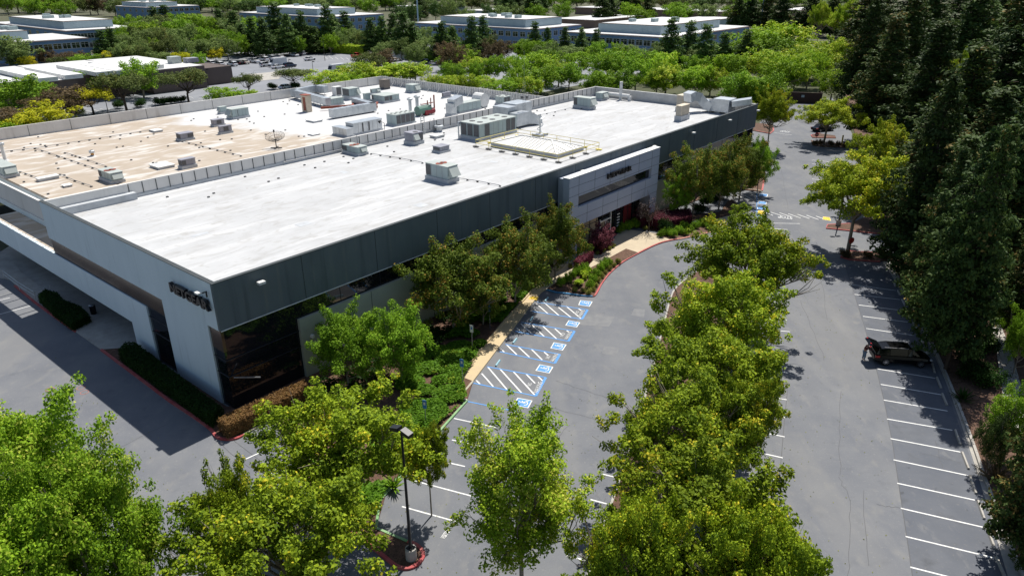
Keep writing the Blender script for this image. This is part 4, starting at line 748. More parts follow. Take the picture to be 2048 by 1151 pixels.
for i in range(4):
    p, q = loop[i], loop[(i+1) % 4]; n = 3 if i % 2 == 0 else 6
    for zz in (.55, 1.05): rails.tube((*p, zz), (*q, zz), .035, n=5)
    for k in range(n):
        x, y = p[0]+(q[0]-p[0])*k/n, p[1]+(q[1]-p[1])*k/n; po = MB().tube((x, y, 0), (x, y, 1.08), .035, n=6).build('post', M_yel, t); MB().box(x-.4, x+.4, y-.25, y+.25, 0, .08).box(x-.2, x+.2, y-.45, y+.45, .08, .16).build('weight', M_grille if i in (0, 3) else M_yel, po)
rails.build('rail', M_yel, t)
t = thing('instrument_mast', 'steel instrument mast with coiled pipes on a plinth behind the skylight', 'mast', G(1080, 271, ZR), TH); MB().box(-1, 1, -.8, .8, 0, .35).build('plinth', M_curb, t)
m = MB().tube((0, 0, .3), (0, 0, 3.2), .12)
for i in range(12): m.tube((.45*math.cos(i*.9), .45*math.sin(i*.9), .5+i*.2), (.45*math.cos(i*.9+.9), .45*math.sin(i*.9+.9), .7+i*.2), .06, n=5)
m.tube((0, 0, 2.4), (.9, 0, 2.6), .06).tube((0, 0, 1.6), (-.7, .2, 1.9), .08).build('pipework', M_galv, t)
t = thing('lattice_antenna', 'thin tall lattice antenna behind the galvanised duct', 'antenna', G(1048, 252, ZR)); m = MB()
for dx, dy in ((-.18, 0), (.18, 0), (0, .2)): m.tube((dx, dy, 0), (dx, dy, 7.0), .02, n=4)
for i in range(14): m.tube((-.18, 0, i*.5), (.18, 0, i*.5+.25), .015, n=4)
m.tube((0, 0, 7), (0, 0, 11.5), .02, n=4); m.build('lattice', M_steel, t); MB().tube((-.4, 0, 4.5), (.5, 0, 4.5), .05).box(-.5, -.2, -.15, .15, 4.3, 4.7).box(.3, .6, -.15, .15, 4.3, 4.7).build('aerial', M_grille, t)
t = thing('roof_antenna', 'bent lamp-like antenna on a black frame beside the divider wall', 'antenna', G(770, 282, ZR)); MB().tube((0, 0, 0), (.1, 0, 2.6), .04).tube((.1, 0, 2.6), (-.5, .1, 2.9), .05).tube((-.7, .1, 2.7), (-.4, .1, 2.95), .25, .05).build('aerial', M_pole, t); MB().bar((-.9, 0, .1), (.9, 0, .1), .2, .15).bar((0, -.8, .1), (0, .8, .1), .2, .15).build('base_frame', M_pole, t)
# pipe runs with little black blocks
def piperun(label, pts, n):
    o0 = G(*pts[0], ZR); t = thing('roof_pipe_run', label, 'pipe', o0, 0, 'thin pipe runs across the roofs'); m = MB(); P = [G(*p, ZR)-o0 for p in pts]; b = MB(); L = sum((q-p).length for p, q in zip(P, P[1:]))
    for p, q in zip(P, P[1:]):
        m.tube(p+Vector((0, 0, .16)), q+Vector((0, 0, .16)), .035, n=5); k = max(1, round(n*(q-p).length/L))
        for i in range(k+1): c = p.lerp(q, i/k); MB().box(c.x-.12, c.x+.12, c.y-.12, c.y+.12, 0, .12).build('support_block', M_grille, t)
    m.build('pipe', M_steel, t)
piperun('thin grey pipe running over the left part of the tan roof', [(0, 306), (70, 298), (200, 278), (300, 262)], 14); piperun('thin pipe crossing the tan roof toward the unit near the divider', [(70, 298), (130, 318), (200, 342)], 9)
piperun('short pipe run meeting the orange vent', [(130, 307), (160, 316), (212, 334)], 5); piperun('thin pipe from the dark-fronted condenser to the divider wall', [(365, 284), (420, 298), (482, 313)], 8)
piperun('thin pipe from the rust-ringed unit toward the front edge', [(742, 309), (800, 318), (845, 327)], 5); piperun('thin pipe in front of the large pale unit near the parapet', [(915, 358), (955, 364), (1000, 373)], 4)
piperun('thin pipe beside the far back row of the front roof', [(1060, 235), (1110, 225), (1150, 215)], 5); piperun('thin pipe run across the left end of the tan roof', [(40, 345), (75, 357)], 3); piperun('thin pipe on the tan roof below the unit at the left', [(120, 350), (150, 363), (183, 374)], 4)
m = MB()
for i in range(24):
    a = 40+i*2.4; m.box(a, a+.25, .9, 1.15, ZR, ZR+.15)
for i in range(90): a = rg.uniform(3, 82); b = rg.uniform(36, 77); m.box(a, a+.22, b, b+.22, ZR, ZR+.13)
for i in range(40): a = rg.uniform(5, 97); b = rg.uniform(26, 32); m.box(a, a+.22, b, b+.22, ZR, ZR+.13)
tag(structure(MB().add([tuple(B(v[0], v[1], v[2])) for v in m.v], m.f), 'small_roof_fittings', M_grille), kind='stuff', label='scattered small dark vents and pipe supports on the roofs')
t = thing('roof_ladder', 'short steel ladder over the divider wall beside the far air handler', 'ladder', B(52, 32.6, ZR), TH)
MB().tube((0, 0, 0), (0, 0, 2.8), .06).tube((.7, 0, 0), (.7, 0, 2.8), .06).build('side_rails', M_trim, t); m = MB()
for i in range(8): m.tube((0, 0, .3+i*.3), (.7, 0, .3+i*.3), .025, n=5)
m.build('rungs', M_steel, t)
# ================= LOT OBJECTS =================
LD = R(-8.0)
# wheel stops on the right
ws = [((542, 335), (548, 355)), ((562, 378), (575, 405)), ((587, 430), (608, 470)), ((617, 490), (640, 533)), ((650, 560), (675, 603)), ((685, 635), (710, 683)), ((715, 708), (738, 745)), ((762, 800), (775, 850)), ((787, 878), (812, 940)), ((818, 972), (845, 1038)), ((852, 1070), (882, 1142))]
wsp = [(r5(*a), r5(*b)) for a, b in ws]+[(r8(*a), r8(*b)) for a, b in (((1428, 250), (1458, 340)), ((1470, 388), (1510, 490)), ((1518, 532), (1556, 643)), ((1568, 688), (1607, 800)), ((1622, 850), (1672, 985)), ((1682, 1038), (1735, 1160)))]
wsp = wsp[:10]+wsp[11:]
def wstop(mt):
    m = MB(); m.add([(x, y, z) for x in (-.9, .9) for y, z in ((-.09, 0), (.09, 0), (.055, .13), (-.055, .13))], [(0, 1, 2, 3), (7, 6, 5, 4), (0, 4, 5, 1), (1, 5, 6, 2), (2, 6, 7, 3), (3, 7, 4, 0)]); return m.build('wheel_stop', mt)
proto = wstop(M_conc); N = len(wsp)
for i, (p, q) in enumerate(wsp):
    o = proto if i == 0 else link(proto.copy()); a, b = G(*p), G(*q); o.location = (a+b)/2+Vector((0, 0, .012)); d = b-a; o.rotation_euler = (0, 0, math.atan2(d.y, d.x)); o.scale = (min(1.1, d.length/1.8), 1, 1)
    tag(o, f'{ordinal(i)} pale concrete wheel stop from the top along the right-hand kerb', 'wheel stop', 'concrete wheel stops along the right kerb')
pb = wstop(mat('pale_blue_concrete', (.3, .5, .58), .8))
for i, (p, q) in enumerate((((991.7, 732.4), (1000, 720.8)), ((1026, 687), (1033.5, 677.5)), ((1060, 642.5), (1066, 634)), ((1090, 603), (1096, 595)))):
    o = pb if i == 0 else link(pb.copy()); a, b = G(*p), G(*q); o.location = (a+b)/2+Vector((0, 0, .012)); d = b-a; o.rotation_euler = (0, 0, math.atan2(d.y, d.x)); o.scale = (d.length/1.8, 1, 1)
    tag(o, f'{ordinal(i)} pale blue wheel stop from the bottom of the accessible bays', 'wheel stop', 'blue wheel stops of the accessible bays')
o = link(pb.copy()); o.location = G(*z6(497, 650))+Vector((0, 0, .012)); o.rotation_euler = (0, 0, R(75)); tag(o, 'pale blue wheel stop in the far accessible bays beside the shaded sidewalk', 'wheel stop')
# tactile pad
m = MB(); m.sheet(W([z7(870, 175), z7(945, 185), z7(960, 160), z7(905, 150)]), .135); o = m.build('tactile_pad', M_yelp); tag(o, kind='structure')
# signs
def signpost(x, yb, yt, kind, label, rz=R(-20), w_=.32):
    ym = (yt+yb)/2; g = G(x, yb, .1); h = bis(lambda z: Pj((g.x, g.y, z))[1]-yt, .3, 8)
    if kind == 'stop':
        t = thing('stop_sign', label, 'sign', g, rz); MB().tube((0, 0, 0), (0, 0, h), .03, n=6).build('post', M_rust, t); m = MB(); r = .42
        v = [(r*math.cos(R(22.5+45*i)), -.04, h-r+r*math.sin(R(22.5+45*i))) for i in range(8)]; m.add(v+[(a, b+.02, c) for a, b, c in v], [list(range(8)), list(range(8, 16))[::-1]]+[(i, i+8, (i+1) % 8+8, (i+1) % 8) for i in range(8)], M_signr)
        text_on(m, 'STOP', (-.3, -.05, h-r-.12), Vector((.6, 0, 0)), Vector((0, 0, .24)), m=M_trim, bold=.02); m.build('sign_plate', None, t)
    else:
        t = thing('parking_sign', label, 'sign', g, rz, 'accessible parking sign posts'); MB().tube((0, 0, 0), (0, 0, h), .03, n=6).build('post', M_steel, t)
        mc = M_sign if kind == 'blue' else M_trim
        m = MB(); m.box(-w_/2, w_/2, -.05, -.03, h-.75, h-.02, mc); m.box(-.08, .08, -.055, -.05, h-.45, h-.2, M_trim if kind == 'blue' else M_sign); m.build('sign_plate', None, t)
    return t
signpost(925.5, 774.6, 719, 'blue', 'blue accessible parking sign at the bottom end of the tan sidewalk'); signpost(944.7, 702, 651, 'white', 'white-faced parking sign, second up along the tan sidewalk'); signpost(980, 657, 611, 'blue', 'blue parking sign, third up along the tan sidewalk')
signpost(1014.5, 614, 571, 'blue', 'blue parking sign, fourth up in the tree shade'); signpost(1041, 584, 543, 'white', 'topmost parking sign in deep shade beside the sidewalk'); signpost(852, 850, 801, 'blue', 'parking sign standing in the green ground cover by the green kerb')
signpost(1630, 291, 266, 'stop', 'red stop sign on the far planted island under a yellow-green tree', R(0)); signpost(1699, 505, 476, 'stop', 'red stop sign under the large plane tree on the right', R(200))
signpost(629, 178, 168, 'stop', 'small red stop sign beyond the rear parapet', R(120))
# lamp posts
def lamp(x, yb, yt, label, base=True, heads=2, rz=0, group='black lamp posts'):
    g = G(x, yb, 0); h = bis(lambda z: Pj((g.x, g.y, z))[1]-yt, 1, 31); t = thing('lamp_post', label, 'lamp post', g, rz, group)
    zb = .9 if base else 0
    if base: MB().tube((0, 0, 0), (0, 0, .9), .33, n=14).build('concrete_base', M_conc, t)
    MB().tube((0, 0, zb), (0, 0, h-.3), .1, .06, 8).box(-.2, .2, -.2, .2, zb, zb+.06).build('pole', M_pole, t)
    for k in range(heads):
        s = 1 if k == 0 else -1; m = MB(); m.add([(s*.12, -.2, h-.3), (s*.12, .2, h-.3), (s*.12, .2, h-.05), (s*.12, -.2, h-.05), (s*.7, -.2, h-.42), (s*.7, .2, h-.42), (s*.7, .2, h-.2), (s*.7, -.2, h-.2)], [(0, 1, 2, 3), (7, 6, 5, 4), (0, 4, 5, 1), (3, 2, 6, 7), (0, 3, 7, 4), (1, 5, 6, 2)])
        m.build('lamp_head', M_pole, t)
    return t
lamp(823, 1118, 853, 'tall black two-headed lamp post on a round concrete base in the red-kerbed island', rz=R(-35)); lamp(1676, 452, 330, 'black lamp post on a concrete base behind the large plane tree', rz=R(10))
for x, yb, yt, lab in ((650, 121, 76, 'black lamp post in the open part of the rear car park'), (581, 152, 118, 'black lamp post beside the dark blue car'), (630, 176, 122, 'black lamp post left of the parked mail truck'), (386, 143, 105, 'black lamp post at the corner of the brown block building'), (420, 190, 138, 'black lamp post beside the loading canopy'), (218, 232, 170, 'black lamp post between two spreading trees behind the parapet'), (313, 222, 194, 'short black lamp post just behind the rear parapet'), (29, 131, 112, 'lamp post in front of the nearest blue building'), (163, 126, 106, 'lamp post at the right end of the nearest blue building'), (1155, 150, 118, 'lamp post among the lime trees behind the front roof')): lamp(x, yb, yt, lab, False, 1, R(50), 'thin lamp posts in the rear car park')
for x, yb, yt, lab in ((837, 60, -12, 'pale blue steel mast rising behind the middle blue building'), (1520, 62, -15, 'pale blue steel mast in front of the dark conifers'), (470, 20, -20, 'pale steel mast at the top left of the photo')):
    g = G(x, yb); t = thing('steel_mast', lab, 'mast', g, 0, 'tall pale steel masts'); MB().tube((0, 0, 0), (0, 0, 31), .45, .35, 8).build('mast_tube', mat('pale_blue_steel', (.3, .42, .5), .5), t)
# vehicles
def car(label, loc, rz, paint, kind='suv', name='parked_car', group=None, open_gate=False, scale=1):
    t = thing(name, label, 'car', loc, rz, group); t.scale = (scale,)*3
    hi = {'suv': (1.03, 1.64), 'sedan': (.92, 1.42), 'pickup': (1.1, 1.75)}[kind]; zb, zt = hi
    st = [(-2.4, .70, .45, zb*.80), (-2.3, .86, .32, zb*.95), (-1.9, .93, .26, zb), (-.6, .95, .24, zb), (.7, .95, .24, zb*.98), (1.2, .93, .24, zb*.95), (2.0, .88, .28, zb*.84), (2.33, .78, .34, zb*.72), (2.42, .55, .42, zb*.62)]
    m = MB(); n = 10; vs = []
    for x, w_, z0, z1 in st:
        hh = z1-z0; ring = [(-w_*.8, z0), (-w_, z0+hh*.25), (-w_, z0+hh*.6), (-w_*.93, z0+hh*.92), (-w_*.8, z1), (w_*.8, z1), (w_*.93, z0+hh*.92), (w_, z0+hh*.6), (w_, z0+hh*.25), (w_*.8, z0)]
        vs += [(x, y, z) for y, z in ring]
    f = [list(range(n)), list(range(len(vs)-n, len(vs)))[::-1]]
    for i in range(len(st)-1):
        for j in range(n): f.append((i*n+j, i*n+n+j, i*n+n+(j+1) % n, i*n+(j+1) % n))
    m.add(vs, f); m.build('body', paint, t, smooth=False)
    if kind == 'suv': gs = [(-2.28, .72, .66, zb-.02, zb+.02), (-2.05, .80, .66, zb-.02, zt-.12), (-1.2, .84, .68, zb-.02, zt), (.3, .84, .68, zb-.02, zt), (.62, .83, .66, zb-.02, zt-.05), (1.35, .78, .7, zb-.06, zb-.04)]
    elif kind == 'sedan': gs = [(-1.9, .74, .64, zb-.02, zb+.02), (-1.2, .8, .62, zb-.02, zt-.04), (-.4, .82, .62, zb-.02, zt), (.2, .82, .62, zb-.02, zt-.02), (1.15, .78, .68, zb-.06, zb-.03)]
    else: gs = [(-.75, .8, .68, zb-.02, zb+.02), (-.6, .8, .68, zb-.02, zt-.03), (0, .84, .68, zb-.02, zt), (.6, .83, .66, zb-.02, zt-.04), (1.15, .78, .7, zb-.06, zb-.04)]
    v = []
    for x, wb, wt, z0, z1 in gs: v += [(x, -wb, z0), (x, -wt, z1), (x, wt, z1), (x, wb, z0)]
    m = MB(); k = len(gs)
    for i in range(k-1):
        for j in range(3):
            a = i*4+j; q = [v[a], v[a+4], v[a+5], v[a+1]]; roof = j == 1 and 0 < i < k-2
            m.add(q, [(0, 1, 2, 3)], paint if roof else M_cglass)
    m.build('cabin', None, t)
    pil = MB()
    for i in range(1, k-1):
        for s in (-1, 1): x, wb, wt, z0, z1 = gs[i]; pil.bar((x, s*(wb+.004), z0), (x, s*(wt+.004), z1), .07, .05)
    pil.build('window_pillars', paint, t)
    for s in (-1, 1):
        for x in (-1.45, 1.45):
            wl = MB().tube((x, s*.74, .36), (x, s*.97, .36), .36, n=18).build('wheel', M_tyre, t); r = MB()
            r.tube((x, s*.955, .36), (x, s*.985, .36), .09, n=8)
            for q in range(9): a = q*6.283/9; r.bar((x, s*.98, .36), (x+.25*math.cos(a), s*.98, .36+.25*math.sin(a)), .05, .03)
            r.build('rim', M_rim, wl)
        MB().box(-2.36, -2.0, s*.8-.1, s*.8+.1, zb*.72, zb*.9).build('tail_light', M_red_l, t); MB().box(2.1, 2.38, s*.66-.12, s*.66+.12, zb*.62, zb*.74).build('headlight', M_hl, t)
        if kind != 'sedan': MB().box(.75, .9, s*1.0-.1, s*1.0+.1, zb, zb+.15).build('wing_mirror', paint, t)
    if kind == 'suv': MB().bar((-1.7, -.66, zt+.03), (.3, -.66, zt+.03), .04, .04).bar((-1.7, .66, zt+.03), (.3, .66, zt+.03), .04, .04).build('roof_rails', M_rim, t)
    if open_gate:
        g = MB(); g.add([(-1.95, -.72, zt-.02), (-1.95, .72, zt-.02), (-2.75, .76, zt+.28), (-2.75, -.76, zt+.28), (-1.98, -.72, zt-.08), (-1.98, .72, zt-.08), (-2.78, .76, zt+.2), (-2.78, -.76, zt+.2)], [(0, 1, 2, 3), (7, 6, 5, 4), (0, 3, 7, 4), (1, 5, 6, 2), (2, 6, 7, 3)])
        g.add([(-2.75, -.76, zt+.28), (-2.75, .76, zt+.28), (-2.98, .74, zt+.12), (-2.98, -.74, zt+.12), (-2.78, -.76, zt+.2), (-2.78, .76, zt+.2), (-2.93, .74, zt+.08), (-2.93, -.74, zt+.08)], [(0, 1, 2, 3), (7, 6, 5, 4), (0, 3, 7, 4), (1, 5, 6, 2), (2, 6, 7, 3)]); gt = g.build('open_tailgate', paint, t)
        MB().add([(-2.02, -.6, zt+.02), (-2.02, .6, zt+.02), (-2.65, .62, zt+.262), (-2.65, -.62, zt+.262)], [(0, 1, 2, 3)]).build('rear_window', M_cglass, gt)
        MB().box(-2.9, -2.8, -.6, -.45, zt+.27, zt+.3).box(-2.9, -2.8, .45, .6, zt+.27, zt+.3).build('tail_light', M_red_l, gt); MB().box(-2.41, -2.37, -.6, .6, .55, zb*.78).box(-2.3, -2.24, -.62, .62, zb*.8, zb+.02).build('boot_opening', M_black, t)
    return t
paint = lambda n, c: mat('paint_'+n, c, .25, metal=.1, spec=.5, col2=c)
PB = mat('paint_black', (.003, .003, .004), .18, spec=.25, col2=(.003, .003, .004)); PW = paint('white', (.65, .66, .67)); PS = paint('silver', (.38, .4, .42)); PN = paint('navy', (.015, .03, .06)); PR = paint('red', (.5, .015, .02)); PC = paint('cream', (.5, .45, .38))
a, b = G(1762, 712), G(1856, 727); sv = G(1800, 729); 
car('black sport utility car parked nose to the kerb with its rear tailgate raised', (sv.x+.15, sv.y+.55, .006), LD, PB, 'suv', open_gate=True)
# person at the tailgate
def person(label, loc, rz):
    t = thing('person', label, 'person', loc, rz)
    V_ = [(0, 0, .92), (0, .02, 1.1), (.06, 0, 1.3), (.12, 0, 1.42), (.17, 0, 1.52), (.2, 0, 1.6), (.24, 0, 1.7), (0, .09, .86), (-.02, .1, .5), (-.05, .1, .08), (.1, .11, .04), (0, -.09, .86), (.06, -.1, .5), (.02, -.1, .08), (.17, -.11, .04), (.12, .19, 1.4), (.25, .24, 1.16), (.48, .2, 1.12), (.56, .19, 1.12), (.12, -.19, 1.4), (.26, -.24, 1.18), (.5, -.18, 1.2), (.58, -.17, 1.2)]
    E_ = [(0, 1), (1, 2), (2, 3), (3, 4), (4, 5), (5, 6), (0, 7), (7, 8), (8, 9), (9, 10), (0, 11), (11, 12), (12, 13), (13, 14), (3, 15), (15, 16), (16, 17), (17, 18), (3, 19), (19, 20), (20, 21), (21, 22)]
    RR = [.14, .14, .15, .13, .06, .09, .08, .1, .07, .045, .04, .1, .07, .045, .04, .065, .045, .035, .04, .065, .045, .035, .04]
    def skin(name, keep, m, grow, root):
        idx = {k: i for i, k in enumerate(keep)}; me = bpy.data.meshes.new(name); me.from_pydata([V_[k] for k in keep], [(idx[a], idx[b]) for a, b in E_ if a in idx and b in idx], []); me.materials.append(m)
        o = link(bpy.data.objects.new(name, me)); o.parent = t; o.modifiers.new('skin', 'SKIN'); 
        if not me.skin_vertices: me.attributes.new
        for i, k in enumerate(keep): me.skin_vertices[0].data[i].radius = (RR[k]+grow,)*2; me.skin_vertices[0].data[i].use_root = (k == root)
        s = o.modifiers.new('sub', 'SUBSURF'); s.levels = 1; s.render_levels = 2; return o
    skin('body', list(range(23)), mat('skin', (.4, .22, .15), .6), 0, 0); skin('jacket', [1, 2, 3, 15, 16, 17, 19, 20, 21], mat('dark_maroon_cloth', (.06, .015, .02), .9), .018, 2); skin('trousers', [0, 7, 8, 9, 11, 12, 13], mat('denim', (.14, .2, .28), .9), .015, 0)
    MB().tube((.2, 0, 1.62), (.24, 0, 1.8), .105, .07, 10).build('hair', mat('dark_hair', (.02, .014, .01), .7), t)
try: person('person in dark maroon top and blue jeans reaching into the black car boot', (sv.x+.15-3.05*math.cos(LD), sv.y+.6-3.05*math.sin(LD)-.15, .006), LD)
except Exception as ex: print('PERSON', ex)
def truck(label, loc, rz):
    t = thing('mail_truck', label, 'truck', loc, rz, 'white step vans'); 
    MB().box(-3.6, 1.8, -1.1, 1.1, .6, 3.1).build('cargo_box', PW, t); cb = MB().add([(1.8, -1.05, .6), (1.8, 1.05, .6), (1.8, 1.05, 2.7), (1.8, -1.05, 2.7), (2.6, -1, .6), (2.6, 1, .6), (2.5, 1, 1.6), (2.5, -1, 1.6), (2.1, 1, 2.7), (2.1, -1, 2.7), (3.3, -.9, .6), (3.3, .9, .6), (3.3, .9, 1.25), (3.3, -.9, 1.25)], [(4, 7, 13, 10), (5, 11, 12, 6), (10, 13, 12, 11), (7, 6, 12, 13), (3, 9, 8, 2), (0, 3, 9, 7, 4), (1, 5, 6, 8, 2)]).build('cab', PW, t)
    MB().add([(2.52, -.9, 1.65), (2.52, .9, 1.65), (2.15, .9, 2.6), (2.15, -.9, 2.6)], [(0, 1, 2, 3)]).build('windscreen', M_cglass, cb); MB().box(1.2, 1.75, -1.12, -1.101, 1.5, 2.5).build('side_window', M_cglass, cb)
    MB().box(-1.2, -.3, -1.125, -1.102, 2.0, 2.5).box(-.3, .1, -1.125, -1.102, 2.2, 2.5).build('blue_emblem', M_sign, t); MB().box(-3.6, 1.8, -1.12, -1.101, 1.35, 1.42).build('side_stripe', M_sign, t); MB().box(3.3, 3.42, -.9, .9, .5, .75).build('bumper', M_black, t)
    for x in (-2.4, 2.3):
        for s in (-1, 1): MB().tube((x, s*.8, .42), (x, s*1.08, .42), .42, n=14).build('wheel', M_tyre, t)
    return t
UD = TH
def gp(x, y): return G(x, y, -.02)
truck('white mail truck parked in the open, blue emblem on its side', gp(672, 147), UD+R(180)); truck('white mail truck parked among the cars on the left', gp(555, 133), UD+R(180))
cl = [(510, 126, PW, 'pickup', 'white pickup in the left row of the rear car park', 140), (528, 122, PW, 'suv', 'white car beside the pickup in the left row', 140), (542, 119, PS, 'suv', 'silver car under the trees in the left row', 140), (558, 116.5, PW, 'sedan', 'white saloon at the far end of the left row', 140), (588, 113, PW, 'sedan', 'white saloon parked under the tall trees', 140), (602, 110.5, PS, 'suv', 'silver car at the right end of the shaded row', 140), (620, 121, PW, 'sedan', 'white saloon with dark roof driving in the open rear car park', 60), (533, 133, PW, 'suv', 'white car half hidden by the mail truck', 50), (556, 137, PW, 'sedan', 'white saloon just left of the dark blue car', 50), (580, 134.5, PN, 'suv', 'dark blue car beside the white saloon', 50), (714, 115, PR, 'pickup', 'bright red pickup beside the hedge', 50), (792, 123, PW, 'sedan', 'white saloon near the white fence', 60), (851, 127, PN, 'suv', 'dark blue car at the right of the rear car park', 110), (864, 130, PS, 'sedan', 'silver saloon at the right of the rear car park', 110), (465, 132, PW, 'suv', 'white van-like car left of the black car', 140), (478, 129, PB, 'sedan', 'black car in the left row', 140), (489, 128, PC, 'sedan', 'cream car beside the black car', 140), (438, 132, PW, 'suv', 'white vehicle behind the brown block building, middle one', 140), (420, 130, PW, 'suv', 'white vehicle behind the brown block building, left one', 140), (573, 178, PW, 'sedan', 'pale car half hidden behind the rear parapet', 60), (1645, 262, PB, 'sedan', 'dark car in the far shade right of the island tree', 20), (1000, 70, PW, 'sedan', 'white car far off between the blue buildings', 20), (730, 97, PW, 'sedan', 'white car behind the hedge', 50)]
protos = {}
for x, y, pt, kd, lab, ang in cl:
    k = (pt.name, kd)
    if k not in protos: t = car('x', (0, 0, 0), 0, pt, kd); protos[k] = t; first = True
    else: t = copy_tree(protos[k])
    t.location = gp(x, y); t.rotation_euler = (0, 0, UD+R(ang-50)); tag(t, lab, 'car', 'cars in the rear car park'); t.scale = (1.08,)*3
# ================= PLANTS NEAR =================
GP = 'plane trees standing in the front parking lot'
for a in ((695, 783, 1045, 350, 'plane', 'spreading plane tree just behind the two-headed lamp post', None, 0), (858, 845, 1030, 100, 'plane', 'small low plane crown hanging beside the lamp pole', None, 1), (565, 960, 1290, 390, 'plane', 'wide yellow-green plane tree at the bottom edge left of the red island', None, 2), (470, 935, 1215, 170, 'plane', 'small open plane crown reaching over the asphalt left of the bottom edge trees', None, 3),
          (1045, 815, 1185, 300, 'tall', 'upright bright green plane tree in the middle of the bottom edge', None, 0),
          (1500, 424, 672, 262, 'plane', 'plane tree at the top of the central island, nearest the far stop lettering', None, 4), (1440, 540, 800, 285, 'plane', 'second plane tree from the top of the central island', None, 1), (1415, 655, 905, 300, 'plane', 'third plane tree from the top of the central island', None, 2), (1360, 765, 1030, 320, 'plane', 'fourth plane tree from the top of the central island, leaning left', None, 3), (1480, 745, 990, 180, 'plane', 'narrow plane tree on the right side of the central island', None, 0), (1400, 925, 1235, 400, 'plane', 'fifth and widest plane tree of the central island', None, 4), (1260, 985, 1330, 260, 'plane', 'plane tree at the bottom left of the central island', None, 1), (1510, 1000, 1350, 250, 'plane', 'plane tree at the bottom right of the central island', None, 2),
          (1715, 303, 505, 205, 'plane', 'large plane tree standing over the stop sign at the right-hand driveway', F_gold, 3), (1772, 238, 425, 150, 'plane', 'plane tree behind the large one, against the dark redwoods', F_gold, 0), (1655, 196, 289, 122, 'plane', 'yellow-green plane tree on the far island beside a stop sign', F_gold, 1), (1543, 176, 300, 84, 'plane', 'yellow-green plane tree at the far corner of the office building', F_gold, 4)):
    x, yt, yb, wd, k, lab, lf, vr = a; tree(x, yt, yb, wd, k, lab, group=GP, leaf=lf, var=vr)
for a in ((50, 782, 1190, 330, 'leftmost lush green tree in the bottom left corner, upper crown', 0), (195, 885, 1330, 290, 'lush green tree at the right of the bottom left group', 1), (30, 985, 1420, 330, 'lush green tree at the very bottom left of the photo', 1)): tree(a[0], a[1], a[2], a[3], 'lush', a[4], group='lush green trees in the bottom left corner', var=a[5])
GC = 'crape myrtle trees along the office front'
for a in ((690, 612, 772, 165, F_green, 'bright green small tree nearest the dark corner glass', 0), (798, 606, 768, 160, F_green, 'bright green small tree right of the one by the corner glass', 1), (905, 476, 662, 205, None, 'dark rust-tipped tree in front of the sage wall', 0), (1030, 438, 612, 172, None, 'rust-tipped tree second left of the entrance block', 1), (1112, 404, 560, 130, None, 'orange-tinted tree directly left of the entrance block', 0), (965, 515, 650, 120, None, 'low dark tree between two rust-tipped ones', 1),
          (1392, 290, 432, 112, None, 'rust-tipped tree directly right of the entrance block', 0), (1358, 350, 438, 60, F_green, 'darker green tree low at the right edge of the entrance block', 1), (1445, 282, 420, 105, None, 'second rust-tipped tree right of the entrance', 1), (1487, 268, 400, 95, None, 'third rust-tipped tree right of the entrance', 0), (1522, 277, 385, 60, F_green, 'green tree at the far end of the office front by the road', 1)): tree(a[0], a[1], a[2], a[3], 'crape', a[5], group=GC, leaf=a[4], var=a[6])
tree(1202, 448, 506, 58, 'round', 'small purple-leaved tree left of the entrance path', leaf=F_purple, name='purple_leaf_tree')
tree(1300, 388, 462, 66, 'bare', 'purple-brown half-bare tree right of the entrance doors', name='bare_tree')
tree(1284, 405, 450, 40, 'round', 'small dusty purple tree under the half-bare one', leaf=F_purple, name='purple_leaf_tree')
# dark redwoods on the right
RW = [(1775, 30, 285, 130), (1735, -5, 215, 100), (1810, -10, 250, 130), (1958, 250, 740, 140), (1862, 150, 560, 165), (1890, 300, 640, 120), (1938, 260, 705, 165), (1860, 45, 340, 170), (1850, -30, 235, 150), (1930, -20, 290, 170), (2015, -30, 320, 180), (1925, 95, 410, 190), (2000, 60, 400, 200), (2060, 40, 430, 210), (1850, 200, 455, 160), (1965, 180, 520, 200), (2050, 150, 560, 210), (1905, 270, 590, 185), (2110, 330, 700, 150), (2135, 640, 1130, 170)]
for i, a in enumerate(sorted(RW, key=lambda q: q[0])): tree(*a, 'redwood', f'{ordinal(i)} dark redwood from the left in the tall wood at the right', group='tall redwoods along the right side', var=i)
for x, yt, yb, wd, lab in ((1915, 105, 330, 80, 'bright yellow-green tree glowing among the dark redwoods'), (1690, 0, 110, 70, 'yellow-green tree at the top edge left of the redwoods'), (1640, 0, 95, 45, 'narrow yellow-green tree at the top edge between dark conifers')): tree(x, yt, yb, wd, 'plane', lab, leaf=F_bright)
for i, a in enumerate(((2030, 775, 930, 100), (1992, 820, 950, 60), (2050, 600, 750, 80), (2065, 930, 1080, 80), (2015, 560, 680, 50), (2075, 1020, 1180, 60))): tree(*a, 'crape', ['bushy young tree at the right edge level with the black car shadow', 'smaller bushy tree left of the young one at the right edge', 'sunlit young tree beside the side path, upper right of the car', 'bushy shrub-like tree low at the right edge', 'small sunlit tree left of the side path', 'lowest bushy tree at the right edge'][i], group='young trees along the side path', leaf=F_red if i % 2 else F_green)
def shrub(x, y, wd, h, label, leaf, group='shrubs in the planting beds', cat='shrub', z=.1):
    g = G(x, y, z); r = wd/2*(g-Vector((0, 0, CH))).length/FPX; return tree_at(g, r, h, 'shrub', label, cat, group, leaf)
def shrubs(pts, wd, h, leaf, desc, group):
    for i, (x, y) in enumerate(pts): shrub(x, y, wd*rt.uniform(.85, 1.15), h*rt.uniform(.85, 1.15), f'{ordinal(i)} {desc}', leaf, group)
shrubs([(1178, 588), (1166, 585), (1150, 583), (1187, 583), (1191, 574), (1196, 565), (1203, 556), (1210, 548), (1219, 541), (1228, 534), (1222, 528), (1236, 527)], 10, .55, F_tuft, 'small yellow tuft counted from the blue kerb along the curved red kerb', 'yellow tufts along the red kerb')
